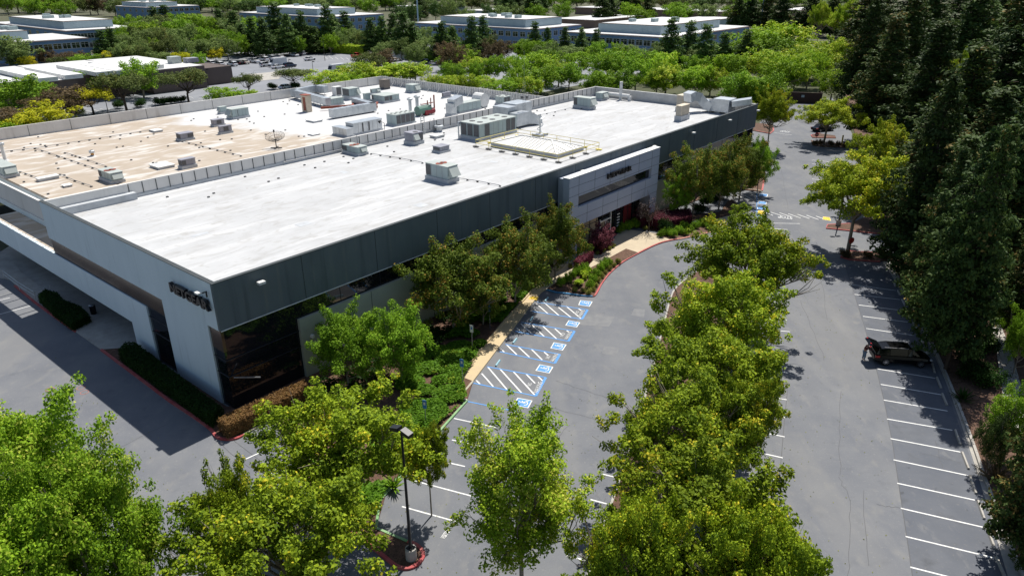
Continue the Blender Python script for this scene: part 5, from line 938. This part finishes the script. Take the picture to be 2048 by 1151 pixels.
shrubs([(1135, 565), (1145, 556), (1157, 549), (1168, 543), (1180, 577), (1185, 566), (1192, 555), (1200, 546), (1207, 538), (1215, 531), (1122, 572), (1172, 550)], 17, 1.0, F_green, 'leafy green shrub counted from the blue kerb in the curved bed', 'green shrubs in the curved bed')
shrubs([(1322, 474), (1333, 470), (1345, 474), (1357, 467), (1369, 470), (1368, 460), (1380, 463), (1392, 457), (1405, 452), (1418, 458)], 15, .9, F_green, 'leafy green shrub from the left in the bed right of the plaza', 'green shrubs right of the plaza')
shrubs([(1140, 536), (1152, 528), (1163, 520), (1195, 509), (1207, 505), (1218, 500), (1225, 495), (1305, 455), (1315, 453), (1290, 459)], 9, .5, F_tuft, 'pale tuft from the left beside the plaza path', 'pale tufts beside the plaza path')
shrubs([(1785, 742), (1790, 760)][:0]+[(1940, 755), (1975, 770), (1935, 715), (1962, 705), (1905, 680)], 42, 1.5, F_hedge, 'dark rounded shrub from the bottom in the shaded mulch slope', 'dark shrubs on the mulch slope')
shrubs([(1688, 513), (1735, 514), (1775, 518), (1762, 512)], 18, .8, F_brown, 'brown low shrub from the left on the right-hand island', 'low shrubs on the right-hand island')
shrubs([(1630, 291), (1640, 290), (1661, 291), (1676, 293), (1690, 294)], 10, 1.0, F_brown, 'small brown shrub from the left on the far island', 'small shrubs on the far island')
shrubs([(1465, 380), (1480, 377), (1495, 374), (1505, 368), (1492, 362), (1510, 355)], 17, 1.1, F_tuft, 'yellow-green clump from the left in the far bed by the red kerb', 'yellow clumps in the far bed')
shrubs([(1515, 320), (1527, 318), (1508, 300), (1522, 302)], 26, 1.6, F_green, 'green bush from the left at the far corner of the office', 'bushes at the far corner')
shrubs([(1330, 465), (1440, 395), (1452, 385), (1425, 400), (1410, 412), (1460, 372), (1395, 425)], 26, 1.5, F_hedge, 'dark green bush from the left along the far office front', 'dark bushes along the far office front')
shrubs([(1150, 515), (1172, 505), (1240, 465), (1255, 458), (1270, 455)], 18, 1.3, F_green, 'green bush from the left by the entrance glazing', 'bushes by the entrance glazing')
def cover(name, label, poly, n, leaf, m, hmax=.45, cut=.38, ms=1.5, z=.1, wid=None):
    P = np.array([(p.x, p.y) for p in poly]); rng = np.random.default_rng(11+n); lo, hi = P.min(0), P.max(0)
    mc = rng.uniform(lo, hi, (int((hi-lo).prod()/(ms*ms*1.3))+1, 2)); mr = rng.uniform(.7, 1.5, len(mc))*ms*.8
    q = rng.uniform(lo, hi, (n*3, 2)); inside = np.zeros(len(q), bool)
    for i in range(len(P)):
        a, b = P[i], P[(i+1) % len(P)]; c = (a[1] > q[:, 1]) != (b[1] > q[:, 1]); x = (b[0]-a[0])*(q[:, 1]-a[1])/(b[1]-a[1]+1e-9)+a[0]; inside ^= c & (q[:, 0] < x)
    q = q[inside]; hts = np.zeros(len(q))
    for c, r in zip(mc, mr): hts = np.maximum(hts, 1-((q-c)**2).sum(1)/(r*r))
    k = hts > cut*rng.uniform(.6, 1.2, len(q)); q = q[k][:n]; hts = hts[k][:n]
    pts = np.column_stack([q, z+hmax*np.sqrt(np.maximum(hts, 0))*rng.uniform(.75, 1.05, len(q))]); nr = rng.normal(size=(len(q), 3))*.5+np.array([0, 0, 1.0])
    o = link(bpy.data.objects.new(name, leaf_mesh(name, leaf_arrays(pts, nr, leaf, leaf*.6, rng), m))); return tag(o, label, 'plants', kind='stuff')
cover('ground_cover', 'low green ground cover with mulch gaps between the office wall and the tan sidewalk', [G(*p) for p in ((925, 762), (1003, 650), (1050, 598), (1070, 575), (1040, 560), (960, 620), (880, 690), (800, 760), (760, 820), (800, 900), (860, 872), (934, 800))], 30000, .26, F_cover, .5)
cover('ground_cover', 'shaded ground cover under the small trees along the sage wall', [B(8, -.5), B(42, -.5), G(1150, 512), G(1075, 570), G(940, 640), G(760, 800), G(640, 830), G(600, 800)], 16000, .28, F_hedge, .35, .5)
cover('ground_cover', 'sparse low green planting in the strip near the bottom of the photo', [G(*p) for p in ((548, 842), (700, 850), (800, 900), (850, 880), (800, 945), (765, 1000), (740, 1060), (690, 1050))], 9000, .26, F_cover, .35, .6)
cover('ornamental_grass', 'bright green ornamental grass in the middle of the curved bed', [G(*p) for p in ((1148, 580), (1160, 578), (1176, 556), (1190, 540), (1180, 536), (1165, 552))], 1500, .5, F_bright, .7, .2, 1)
cover('leaf_litter', 'fallen leaves and dry debris on the mulch slope', [G(*p) for p in ((1790, 540), (1985, 985), (2100, 1240), (2300, 900), (1990, 600), (1850, 540))], 5000, .14, F_brown, .04, -1, 2, .14)
cover('fallen_leaves', 'tiny fallen leaves scattered over the asphalt', [G(*p) for p in ((950, 900), (1560, 560), (1700, 560), (1760, 800), (1850, 1200), (700, 1300), (100, 1000), (100, 700), (350, 900), (850, 1000))], 900, .1, F_tuft, .01, -1, 3, .02)
def hedge(label, pts, h, m, dens=170, leaf=.16, name='clipped_hedge'):
    P = [G(*p, .1) for p in pts]; c = sum(P, Vector())/len(P); mb = MB(); mb.prism([((p.x-c.x)*.94, (p.y-c.y)*.94) for p in P], 0, h*.94)
    t = thing(name, label, 'hedge', (c.x, c.y, .1)); mb.build('inner_growth', m, t); rng = np.random.default_rng(len(label)); cs = []; ns = []
    n = len(P)
    for i in range(n):
        a, b = np.array(P[i]-c), np.array(P[(i+1) % n]-c); L = np.linalg.norm(b-a); k = int(L*h*dens); u = rng.uniform(0, 1, (k, 1)); p = a+(b-a)*u; p[:, 2] = rng.uniform(0, h, k); nn = np.cross((b-a)/L, [0, 0, 1]); mid = (a+b)/2
        if nn.dot(mid) < 0: nn = -nn
        cs.append(p+rng.normal(size=p.shape)*.05); ns.append(nn+rng.normal(size=p.shape)*.6)
    tri = [(np.array(P[0]-c), np.array(P[i]-c), np.array(P[i+1]-c)) for i in range(1, n-1)]
    for a, b, d in tri:
        A = abs(np.cross((b-a)[:2], (d-a)[:2]))/2; k = int(A*dens*1.3); u = rng.uniform(0, 1, (k, 2)); f = u.sum(1) > 1; u[f] = 1-u[f]; p = a+(b-a)*u[:, :1]+(d-a)*u[:, 1:]; p[:, 2] = h+rng.normal(size=k)*.05
        cs.append(p); ns.append(np.array([0, 0, 1])+rng.normal(size=p.shape)*.6)
    o = link(bpy.data.objects.new('foliage', leaf_mesh('foliage', leaf_arrays(np.concatenate(cs), np.concatenate(ns), leaf, leaf*.6, rng), m))); o.parent = t; return t
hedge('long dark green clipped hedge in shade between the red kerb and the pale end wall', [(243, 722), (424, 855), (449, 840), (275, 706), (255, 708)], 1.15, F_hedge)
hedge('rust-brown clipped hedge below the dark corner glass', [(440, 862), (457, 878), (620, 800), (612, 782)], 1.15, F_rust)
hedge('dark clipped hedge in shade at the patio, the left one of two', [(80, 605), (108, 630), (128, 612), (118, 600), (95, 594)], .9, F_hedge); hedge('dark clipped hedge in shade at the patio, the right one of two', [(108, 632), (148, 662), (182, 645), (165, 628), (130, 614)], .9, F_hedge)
hedge('long plum-purple clipped hedge right of the entrance doors', [(1290, 455), (1335, 462), (1382, 452), (1378, 436), (1340, 438), (1300, 440)], 1.4, F_purpd); hedge('dark plum hedge directly beside the entrance doors', [(1268, 452), (1290, 456), (1300, 442), (1285, 436)], 1.2, F_purpd)
hedge('deep red clipped shrub block left of the entrance path', [(1185, 503), (1200, 510), (1220, 495), (1208, 486)], 1.5, F_purpd); hedge('low dark red clipped hedge under the trees left of the entrance', [(1148, 538), (1160, 545), (1186, 520), (1176, 512)], 1.1, F_purpd)
def spiky(label, x, y, r, m, n=46):
    t = thing('spiky_flax_plant', label, 'plant', G(x, y, .12), 0, 'spiky strap-leaved plants'); mb = MB(); rg2 = random.Random(x)
    for i in range(n):
        a = rg2.uniform(0, 6.28); e = rg2.uniform(.25, 1.4); L = r*rg2.uniform(.7, 1.1); w_ = .05*r; u = Vector((math.cos(a), math.sin(a), 0)); s = Vector((-u.y, u.x, 0))*w_; p1 = u*(L*.55*math.cos(e))+Vector((0, 0, L*.55*math.sin(e))); p2 = u*(L*math.cos(e))+Vector((0, 0, L*.85*math.sin(e)))
        mb.add([-s, s, p1+s, p1-s], [(0, 1, 2, 3)]); mb.add([p1-s, p1+s, p2], [(0, 1, 2)])
    mb.build('leaves', m, t); MB().tube((0, 0, -.05), (0, 0, .15), .12*r, n=7).build('crown_base', M_barkd, t)
spiky('yellow-green spiky plant in the sun at the top of the mulch slope', 1815, 540, 1.7, F_tuft); spiky('dark spiky plant at the right beside the gutter', 1990, 960, 1.7, F_brown); spiky('dark spiky plant in the shade right of the black car', 1925, 800, 1.3, F_hedge); spiky('spiky plant under the spreading plane tree beside the green kerb', 788, 975, 1.2, F_green); spiky('spiky plant below the black car bonnet in deep shade', 1950, 735, 1.2, F_hedge)
# ================= FAR SURROUNDINGS =================
def far_building(label, xl, xc, yc, xr, z=9.0, pent=None, nu=6, nv=6, wall=None, lo=0, roofm=None, Lu=None, Lv=None, windows=True, name='office_block'):
    a, b = AB(xc, yc, z); La = Lu or bis(lambda L: Pj(B(a+L, b, z))[0]-xr, 1, 200); Lb = Lv or bis(lambda L: Pj(B(a, b+L, z))[0]-xl, 1, 200); wall = wall or M_bblue
    t = thing(name, label, 'building', B(a, b, -.03), TH, 'blue-grey office blocks with white roofs' if wall == M_bblue else None)
    MB().box(0, La, 0, Lb, 0, z-.5).build('wall', wall, t); r = MB().box(-.3, La+.3, -.3, Lb+.3, z-.5, z-.35, M_roofbr).box(.1, La-.1, .1, Lb-.1, z-.35, z-.1, roofm or M_broof).build('roof', None, t)
    if pent:
        p0, p1, q0, q1, ph = pent; MB().box(La*p0, La*p1, Lb*q0, Lb*q1, z-.09, z+ph, M_bscr).box(La*p0+.3, La*p1-.3, Lb*q0+.3, Lb*q1-.3, z+ph, z+ph+.01, M_broof).box(La*p0-.1, La*p1+.1, Lb*q0-.1, Lb*q0, z+ph-.1, z+ph+.15, M_roofbr).box(La*p0-.1, La*p0, Lb*q0, Lb*q1, z+ph-.1, z+ph+.15, M_roofbr).build('plant_screen', None, r)
        for i in range(6): x = La*(p0+(p1-p0)*rg.uniform(.15, .8)); y = Lb*(q0+(q1-q0)*rg.uniform(.15, .8)); MB().box(x, x+3, y, y+2, z+ph+.02, z+ph+1.3).build('air_unit', M_hv, r)
    if windows:
        for zz in ((5.2, 7.4), (1.2, 3.4)):
            hgt_ = zz[1]-zz[0]
            def win(face, c):
                w2 = 1.5
                if face == 'u': bx = lambda x0, x1, y0, y1, z0, z1, m, mbb: mbb.box(-x1, -x0, c+y0, c+y1, z0, z1, m)
                else: bx = lambda x0, x1, y0, y1, z0, z1, m, mbb: mbb.box(c+y0, c+y1, -x1, -x0, z0, z1, m)
                f = MB(); bx(.0, .08, -w2, w2, zz[0], zz[0]+.12, M_wfrm, f); bx(0, .08, -w2, w2, zz[1]-.12, zz[1], M_wfrm, f); bx(0, .08, -w2, -w2+.12, zz[0]+.12, zz[1]-.12, M_wfrm, f); bx(0, .08, w2-.12, w2, zz[0]+.12, zz[1]-.12, M_wfrm, f); bx(0, .08, -.06, .06, zz[0]+.12, zz[1]-.12, M_wfrm, f); bx(0, .07, -w2+.12, w2-.12, zz[0]+hgt_*.66, zz[0]+hgt_*.66+.08, M_wfrm, f)
                fo = f.build('window', None, t); g = MB(); bx(.01, .05, -w2+.12, w2-.12, zz[0]+.12, zz[1]-.12, M_bwin, g); g.build('pane', None, fo)
            for i in range(nv): win('u', Lb*(i+.5)/nv)
            for i in range(nu): win('v', La*(i+.5)/nu)
    return t, a, b, La, Lb
far_building('nearest blue-grey office at the left edge with six tall windows', -60, 24, 84, 175, 9, (.0, .35, .3, .9, 3), 8, 5, Lv=36)
far_building('blue-grey office behind the nearest left one, pale screen box on its white roof', -20, 132, 61, 272, 9, (.1, .8, .1, .8, 3.2), 11, 10)
far_building('blue-grey office at the top left with pale roof screen', 230, 290, 14.5, 398, 9, (.08, .65, .1, .9, 3), 10, 5)
far_building('wide blue-grey office left of centre behind tall pines', 478, 652, 33.5, 767, 9, (.1, .75, .15, .85, 3.5), 8, 14)
far_building('blue-grey office in the centre with a long left face of windows', 828, 1068, 57.5, 1163, 9, (.1, .85, .1, .8, 3.3), 8, 18)
far_building('blue-grey office right of centre with brown-trimmed roof screen', 1128, 1335, 74, 1498, 9, (.1, .8, .0+.15, .75, 3.3), 10, 14)
far_building('far pale-roofed low building with brown mansard, centre top', 1108, 1190, 40, 1290, 5, None, 0, 0, M_roofbr, windows=False, name='low_building')
far_building('long low building with brown mansard roof at the top right of centre', 1150, 1440, 23, 1475, 5.5, None, 0, 0, M_roofbr, windows=False, name='low_building')
far_building('pale low roof behind the blue-grey office at right', 1335, 1405, 42, 1470, 4, None, 0, 0, M_bscr, windows=False, name='low_building')
far_building('bright white low roof seen between dark conifers at top right', 1560, 1600, 20, 1640, 5, None, 0, 0, M_roofbr, windows=False, name='low_building')
far_building('white-roofed low sheds at the top centre', 790, 860, 14, 930, 5, None, 0, 0, M_bscr, windows=False, name='low_building')
far_building('pale low sheds right of the top centre mast', 930, 985, 22, 1080, 4.5, None, 0, 0, M_bscr, windows=False, name='low_building')
far_building('pale roof just showing through trees at the right above the brown gate', 1588, 1606, 108, 1640, 4, None, 0, 0, M_bscr, windows=False, name='low_building')
# brown block building
t = thing('block_building', 'low brown block building with rows of white skylight boxes on its roof', 'building', B(0, 0, -.03), TH)
wh = [AB(99, 163, 6.5), AB(147, 156, 6.5)]; a0, b0 = wh[0]
segs = [(a0, AB(147, 156, 6.5)[0], b0), (AB(147, 156, 6.5)[0], AB(300, 142, 6.5)[0], b0+6), (AB(300, 142, 6.5)[0], AB(402, 130, 6.5)[0], b0+1)]
for i, (p, q, bb) in enumerate(segs):
    MB().box(p, q-.02, bb, b0+45, 0, 6.5).build('wall', M_brown, t); MB().box(p+.3, q-.3, bb+.3, b0+44.7, 6.51, 6.62).build('roof', M_broof, t)
MB().box(a0-45, a0-.02, b0+8, b0+45, 0, 6.3).build('wall', M_brown, t); MB().box(a0-44.7, a0-.3, b0+8.3, b0+44.7, 6.31, 6.42).build('roof', M_broof, t)
p, q, bb = segs[2]; MB().box(q, q+11, bb+4, bb+5, 0, 5.2).box(q+10.5, q+11, bb+5, bb+18, 0, 5.2).box(q, q+10.5, bb+5, bb+18, 4.8, 5.1).build('loading_bay', M_brown, t)
for i, (x0, y0, x1, y1) in enumerate(((33, 137, 97, 158), (83, 134, 148, 152), (130, 131, 210, 146), (190, 129, 250, 143), (218, 123, 262, 137), (280, 128, 335, 131))):
    A = AB(x0, y0, 7.3); Bq = AB(x1, y1, 7.3); MB().box(min(A[0], Bq[0])-2.2, min(A[0], Bq[0])+2.2, min(A[1], Bq[1]), max(A[1], Bq[1]), 6.63, 7.7).build('skylight_box', M_trim, t)
A = AB(345, 128, 6.6); MB().box(A[0], A[0]+3, A[1], A[1]+3, 6.63, 8.6).build('air_unit', M_hvtop, t); MB().box(A[0]+4, A[0]+7.5, A[1]-2, A[1]+1, 6.63, 8).build('air_unit', M_hvp, t)
can = thing('loading_canopy', 'pale flat canopy on posts at the end of the brown block building', 'canopy', G(425, 168, 0), TH); MB().box(-3, 4, -2, 3, 4.2, 4.4).build('canopy_roof', M_bscr, can); MB().tube((-2.5, -1.5, 0), (-2.5, -1.5, 4.2), .1).tube((3.5, -1.5, 0), (3.5, -1.5, 4.2), .1).build('post', M_steel, can)
# brown gate enclosure at the end of the road
g0, g1 = G(1566, 205), G(1642, 208); gt = thing('boarded_gate', 'dark brown boarded gate enclosure closing the far end of the road', 'gate', g0, math.atan2(g1.y-g0.y, g1.x-g0.x)); L = (g1-g0).length
MB().box(0, L, 0, .2, 0, 2.6).build('boards', M_wood, gt); MB().box(0, .2, .2, 7, 0, 2.6).box(L-.2, L, .2, 7, 0, 2.6).box(-.1, L+.1, -.05, .3, 2.6, 2.75).build('side_boards', M_wood, gt)
MB().box(L*.46, L*.54, -.03, -.01, 1.5, 2.1).build('notice', M_bscr, gt)
yp = thing('yellow_bollard', 'tall yellow post beside the far island', 'bollard', G(1683, 290)); MB().tube((0, 0, 0), (0, 0, 1.9), .14, n=10).build('post', M_yelp, yp); MB().tube((0, 0, 1.9), (0, 0, 2.0), .14, .05, 10).build('cap', M_yelp, yp)
# fences and hedges at the rear car park
def wallrun(label, p, q, h, m, name, cat, th=.3):
    a, b = G(*p), G(*q); t = thing(name, label, cat, a, math.atan2(b.y-a.y, b.x-a.x)); L = (b-a).length; MB().box(0, L, 0, th, 0, h).build('panel', m, t); k = MB()
    for i in range(int(L/4)+1): k.box(i*4, i*4+.15, -.05, 0, 0, h+.1)
    k.build('post', m, t); return t
wallrun('white fence at the back of the rear car park', (775, 117), (812, 119), 3, M_trim, 'white_fence', 'fence')
hedge('long tall green hedge along the back of the rear car park', [(662, 105), (728, 110), (735, 106), (668, 101)], 3.2, F_bright, 14, .6); hedge('tall green hedge right of the white fence', [(815, 120), (868, 123), (870, 118), (818, 115)], 3, F_green, 14, .6); hedge('dark shaded hedge at the left end of the tall green one', [(600, 104), (660, 105), (664, 101), (605, 100)], 2.5, F_hedge, 14, .6)
mf = thing('rear_mesh_fence', 'thin dark post fence behind the rear parapet on the left', 'fence', B(20, 88), TH); k = MB()
for i in range(26): k.tube((i*2.6, 0, 0), (i*2.6, 0, 2.2), .05, n=4)
k.build('posts', M_pole, mf); MB().tube((0, 0, 2.1), (65, 0, 2.1), .02, n=4).tube((0, 0, 1.1), (65, 0, 1.1), .015, n=4).build('wires', M_pole, mf)
def band(desc, grp, x0, x1, yt0, yt1, yb0, yb1, wd, n, kind, leaf=None, jx=.8, jy=.2, leaves=None, cat='tree', name=None):
    L = []
    for i in range(n):
        t = (i+.5+rt.uniform(-jx, jx)*.5)/n; x = x0+(x1-x0)*t; yt = yt0+(yt1-yt0)*t; yb = yb0+(yb1-yb0)*t; e = (yb-yt)*jy; dy = rt.uniform(-e, e)
        L.append((x, yt+dy+rt.uniform(-e, e)*.6, yb+dy, wd*rt.uniform(.68, 1.3)))
    for i, a in enumerate(sorted(L)): tree(*a, kind, f'{ordinal(i)} {desc}', cat, grp, (rt.choice(leaves) if leaves else leaf), name=name)
LM = [F_far, F_far, F_bright, F_green, F_maple]
band('lime-green round tree from the left right behind the rear parapet', 'lime trees behind the rear parapet', 640, 850, 132, 128, 182, 172, 72, 6, 'round', leaves=[F_far, F_bright])
band('yellow-green low tree from the left behind the corrugated screen', 'low trees behind the corrugated screen', 870, 1070, 150, 152, 186, 195, 58, 7, 'round', leaves=[F_far, F_yellow, F_bright])
band('lime-green tree from the left in the front row behind the white roof', 'lime trees, front row behind the white roof', 1015, 1560, 122, 138, 178, 212, 78, 14, 'round', leaves=LM)
band('green tree from the left in the middle row behind the white roof', 'green trees, middle row behind the white roof', 900, 1590, 98, 108, 152, 172, 76, 15, 'round', leaves=LM)
band('green tree from the left in the back row below the blue-grey offices', 'green trees, back row below the offices', 1040, 1560, 84, 84, 128, 135, 60, 13, 'round', leaves=[F_grey, F_far, F_green, F_grey])
band('large lime tree from the left at the bend of the far road', 'large lime trees beyond the far road', 1500, 1690, 58, 78, 140, 155, 95, 6, 'round', leaves=[F_far, F_bright]); band('lime tree from the left just above the brown gate', 'lime trees above the brown gate', 1560, 1670, 112, 112, 196, 190, 75, 4, 'round', leaves=[F_far, F_bright])
band('yellow-orange tree from the left at the far end of the white roof', 'yellow trees at the far end of the white roof', 1490, 1570, 168, 175, 222, 230, 50, 3, 'round', leaves=[F_yellow, F_far])
for i, (x, yt, yb, wd) in enumerate(((505, 40, 108, 32), (527, 42, 112, 34), (552, 12, 100, 46), (575, 35, 108, 34), (592, 48, 105, 32), (605, 28, 104, 30), (628, 60, 104, 34), (655, 16, 100, 40), (668, 35, 92, 30), (690, 30, 85, 34), (742, 42, 106, 32), (765, 40, 106, 30), (787, 36, 108, 34), (807, 30, 112, 42), (826, 52, 112, 36), (884, 50, 122, 38), (905, 60, 118, 30), (944, 40, 122, 36), (966, 38, 100, 34), (1070, 50, 115, 28), (1095, 62, 118, 26), (1130, 62, 112, 24), (1163, 62, 112, 24), (1192, 65, 116, 26), (1342, 42, 142, 48), (1380, 48, 130, 42), (1410, 56, 160, 50), (1448, 72, 138, 36), (1492, 66, 140, 38), (310, 20, 66, 30), (332, 18, 68, 34), (205, 68, 120, 26), (225, 62, 118, 26), (470, 30, 90, 36), (440, 24, 75, 30), (485, 55, 105, 30))):
    pass
PN_ = sorted([(505, 40, 108, 32), (527, 42, 112, 34), (552, 12, 100, 46), (575, 35, 108, 34), (592, 48, 105, 32), (605, 28, 104, 30), (628, 60, 104, 34), (655, 16, 100, 40), (668, 35, 92, 30), (690, 30, 85, 34), (742, 42, 106, 32), (765, 40, 106, 30), (787, 36, 108, 34), (807, 30, 112, 42), (826, 52, 112, 36), (884, 50, 122, 38), (905, 60, 118, 30), (944, 40, 122, 36), (966, 38, 100, 34), (1070, 50, 115, 28), (1095, 62, 118, 26), (1130, 62, 112, 24), (1163, 62, 112, 24), (1192, 65, 116, 26), (1342, 42, 142, 48), (1380, 48, 130, 42), (1410, 56, 160, 50), (1448, 72, 138, 36), (1492, 66, 140, 38), (310, 20, 66, 30), (332, 18, 68, 34), (205, 68, 120, 26), (225, 62, 118, 26), (470, 30, 90, 36), (440, 24, 75, 30), (485, 55, 105, 30)])
for i, a in enumerate(PN_): tree(a[0], a[1]-8, a[2]+3, a[3]*1.15, 'pine', f'{ordinal(i)} dark pointed pine from the left in front of the blue-grey offices', group='pointed pines before the offices')
band('dark conifer from the left along the top edge right of centre', 'dark conifers along the top edge', 1010, 1100, -25, -25, 30, 32, 34, 4, 'pine'); 
TC = sorted([(1205, -20, 50, 34), (1222, -10, 48, 30), (1250, -25, 42, 34), (1272, -20, 42, 34), (1295, -15, 40, 28), (1478, -15, 58, 36), (1502, -25, 60, 36), (1535, -22, 62, 40), (1565, -20, 66, 44), (1595, 22, 70, 30), (1625, -20, 70, 44), (1665, -15, 75, 44), (1035, -10, 28, 30), (840, -20, 40, 30)])
for i, a in enumerate(TC): tree(*a, 'pine', f'{ordinal(i)} near-black conifer from the left reaching the top edge', group='near-black conifers at the top edge', leaf=F_red)
MX = [F_grey, F_olive, F_green, F_grey, F_far]
band('grey-green tree from the left between the left offices', 'grey-green trees between the left offices', 225, 470, 52, 48, 105, 100, 48, 14, 'round', leaves=MX)
band('green tree from the left in the second belt at upper left', 'green trees of the upper left belt', 235, 480, 75, 72, 128, 118, 44, 13, 'round', leaves=MX)
band('bushy tree from the left below the nearest left office', 'bushy trees below the nearest left office', 20, 400, 106, 100, 138, 132, 38, 15, 'round', leaves=MX+[F_brown, F_yellow])
band('olive tree from the left along the upper left edge', 'olive trees along the upper left edge', 0, 300, -14, -8, 34, 30, 46, 13, 'round', leaves=[F_olive, F_brown, F_green, F_grey])
band('dark tree from the left at the top edge left of centre', 'dark trees at the top edge left of centre', 380, 800, -12, -10, 26, 26, 44, 16, 'round', leaves=[F_pine, F_green, F_grey]); band('dark tree from the left just under the top edge', 'dark trees just under the top edge', 780, 1130, 2, 6, 50, 54, 40, 10, 'round', leaves=[F_grey, F_green, F_pine])
band('grey-green tree from the left around the left offices, middle belt', 'trees around the left offices', 230, 500, 30, 28, 80, 76, 44, 14, 'round', leaves=MX)
band('green tree from the left behind the row of parked cars', 'trees behind the row of parked cars', 470, 740, 62, 58, 108, 100, 40, 14, 'round', leaves=MX)
band('rounded tree from the left in front of the central offices', 'rounded trees before the central offices', 760, 1120, 84, 78, 126, 128, 42, 12, 'round', leaves=MX+[F_brown])
band('green tree from the left between the parking strips of the rear car park', 'trees along the right strip of the rear car park', 870, 1010, 112, 118, 160, 172, 46, 4, 'round', leaves=[F_green, F_grey, F_far])
band('distant tree from the left beyond every building', 'distant trees beyond every building', 0, 2048, -42, -42, 4, 4, 78, 52, 'round', leaves=[F_pine, F_olive, F_green])
band('distant tree from the left in the second far row', 'distant trees, second far row', 260, 1700, -14, -14, 20, 22, 52, 44, 'round', leaves=[F_pine, F_olive, F_green, F_grey])
band('mid-green tree from the left beside the offices at right', 'mid-green trees beside the offices at right', 1240, 1480, 8, 10, 46, 50, 44, 6, 'round', leaves=[F_grey, F_green, F_far])
band('small green street tree from the left between the pines', 'small street trees between the pines', 670, 920, 55, 55, 96, 100, 34, 9, 'round', leaves=[F_green, F_grey, F_far])
band('dark mixed tree from the left filling the wood at the upper right', 'mixed trees in the upper right wood', 1700, 2060, -30, -30, 150, 170, 120, 8, 'redwood', leaves=[F_red, F_pine, F_red]); 
for x, yt, yb, wd, k, lf, lab in ((182, 178, 229, 74, 'umbrella', F_yellow, 'spreading yellow-olive tree with open limbs behind the rear parapet'), (246, 149, 222, 84, 'umbrella', F_olive, 'rounded olive tree right of the spreading yellow-olive one'), (372, 142, 206, 76, 'umbrella', F_olive, 'rounded brown-olive tree before the end of the brown block building'), (588, 138, 176, 62, 'umbrella', F_olive, 'wide flat dark olive tree just beyond the parapet near the concrete apron'), (496, 150, 190, 50, 'umbrella', F_olive, 'small dark olive tree left of the wide flat one'), (280, 116, 196, 78, 'round', F_green, 'tall rich green tree against the brown block wall'), (176, 139, 196, 62, 'round', F_green, 'dark green tree against the recess of the brown block wall'), (152, 205, 238, 30, 'round', F_olive, 'small dark tree left of the yellow-olive tree'), (82, 206, 270, 112, 'round', F_yellow, 'bright yellow-green tree at the left behind the rear parapet'), (35, 150, 240, 110, 'round', F_green, 'dark green tree clump at the left edge'), (115, 172, 244, 100, 'round', F_brown, 'dusty grey-brown tree behind the bright yellow one'), (20, 210, 268, 90, 'round', F_brown, 'grey-brown bush cut by the left edge'), (5, 238, 280, 80, 'round', F_far, 'lime bush at the left edge above the parapet'), (70, 160, 225, 70, 'round', F_maple, 'green tree between the dark clump and the brown block wall'), (12, 70, 138, 90, 'round', F_grey, 'pale green tree covering the left end of the nearest office'), (445, 172, 208, 62, 'round', F_far, 'lime bush right of the loading canopy'), (492, 178, 205, 50, 'round', F_far, 'second lime bush right of the loading canopy'), (735, 100, 150, 60, 'round', F_olive, 'olive-brown tree beside the red pickup'), (765, 98, 145, 56, 'round', F_brown, 'brown-green tree right of the red pickup'), (905, 82, 158, 62, 'round', F_brown, 'thin grey-brown tree in the right half of the rear car park'), (950, 95, 140, 40, 'round', F_olive, 'olive tree in front of the central office'), (990, 82, 140, 44, 'round', F_brown, 'bare-looking brown tree before the central office'), (430, 94, 124, 40, 'round', F_yellow, 'vivid yellow tree behind the white vehicles'), (820, 120, 165, 50, 'round', F_grey, 'grey-green tree at the right of the rear car park'), (1350, 5, 40, 44, 'round', F_far, 'bright green tree before the long brown-roofed building'), (1665, 80, 130, 60, 'round', F_green, 'dark green bush beside the upper right roofs')): tree(x, yt, yb, wd, k, lab, leaf=lf, group='single trees around the rear car park')
shrubs([(282, 213), (320, 210), (334, 208), (350, 206), (365, 204), (545, 178), (590, 176), (240, 216)], 18, 1.6, F_hedge, 'round dark shrub from the left just behind the rear parapet', 'round dark shrubs behind the parapet')
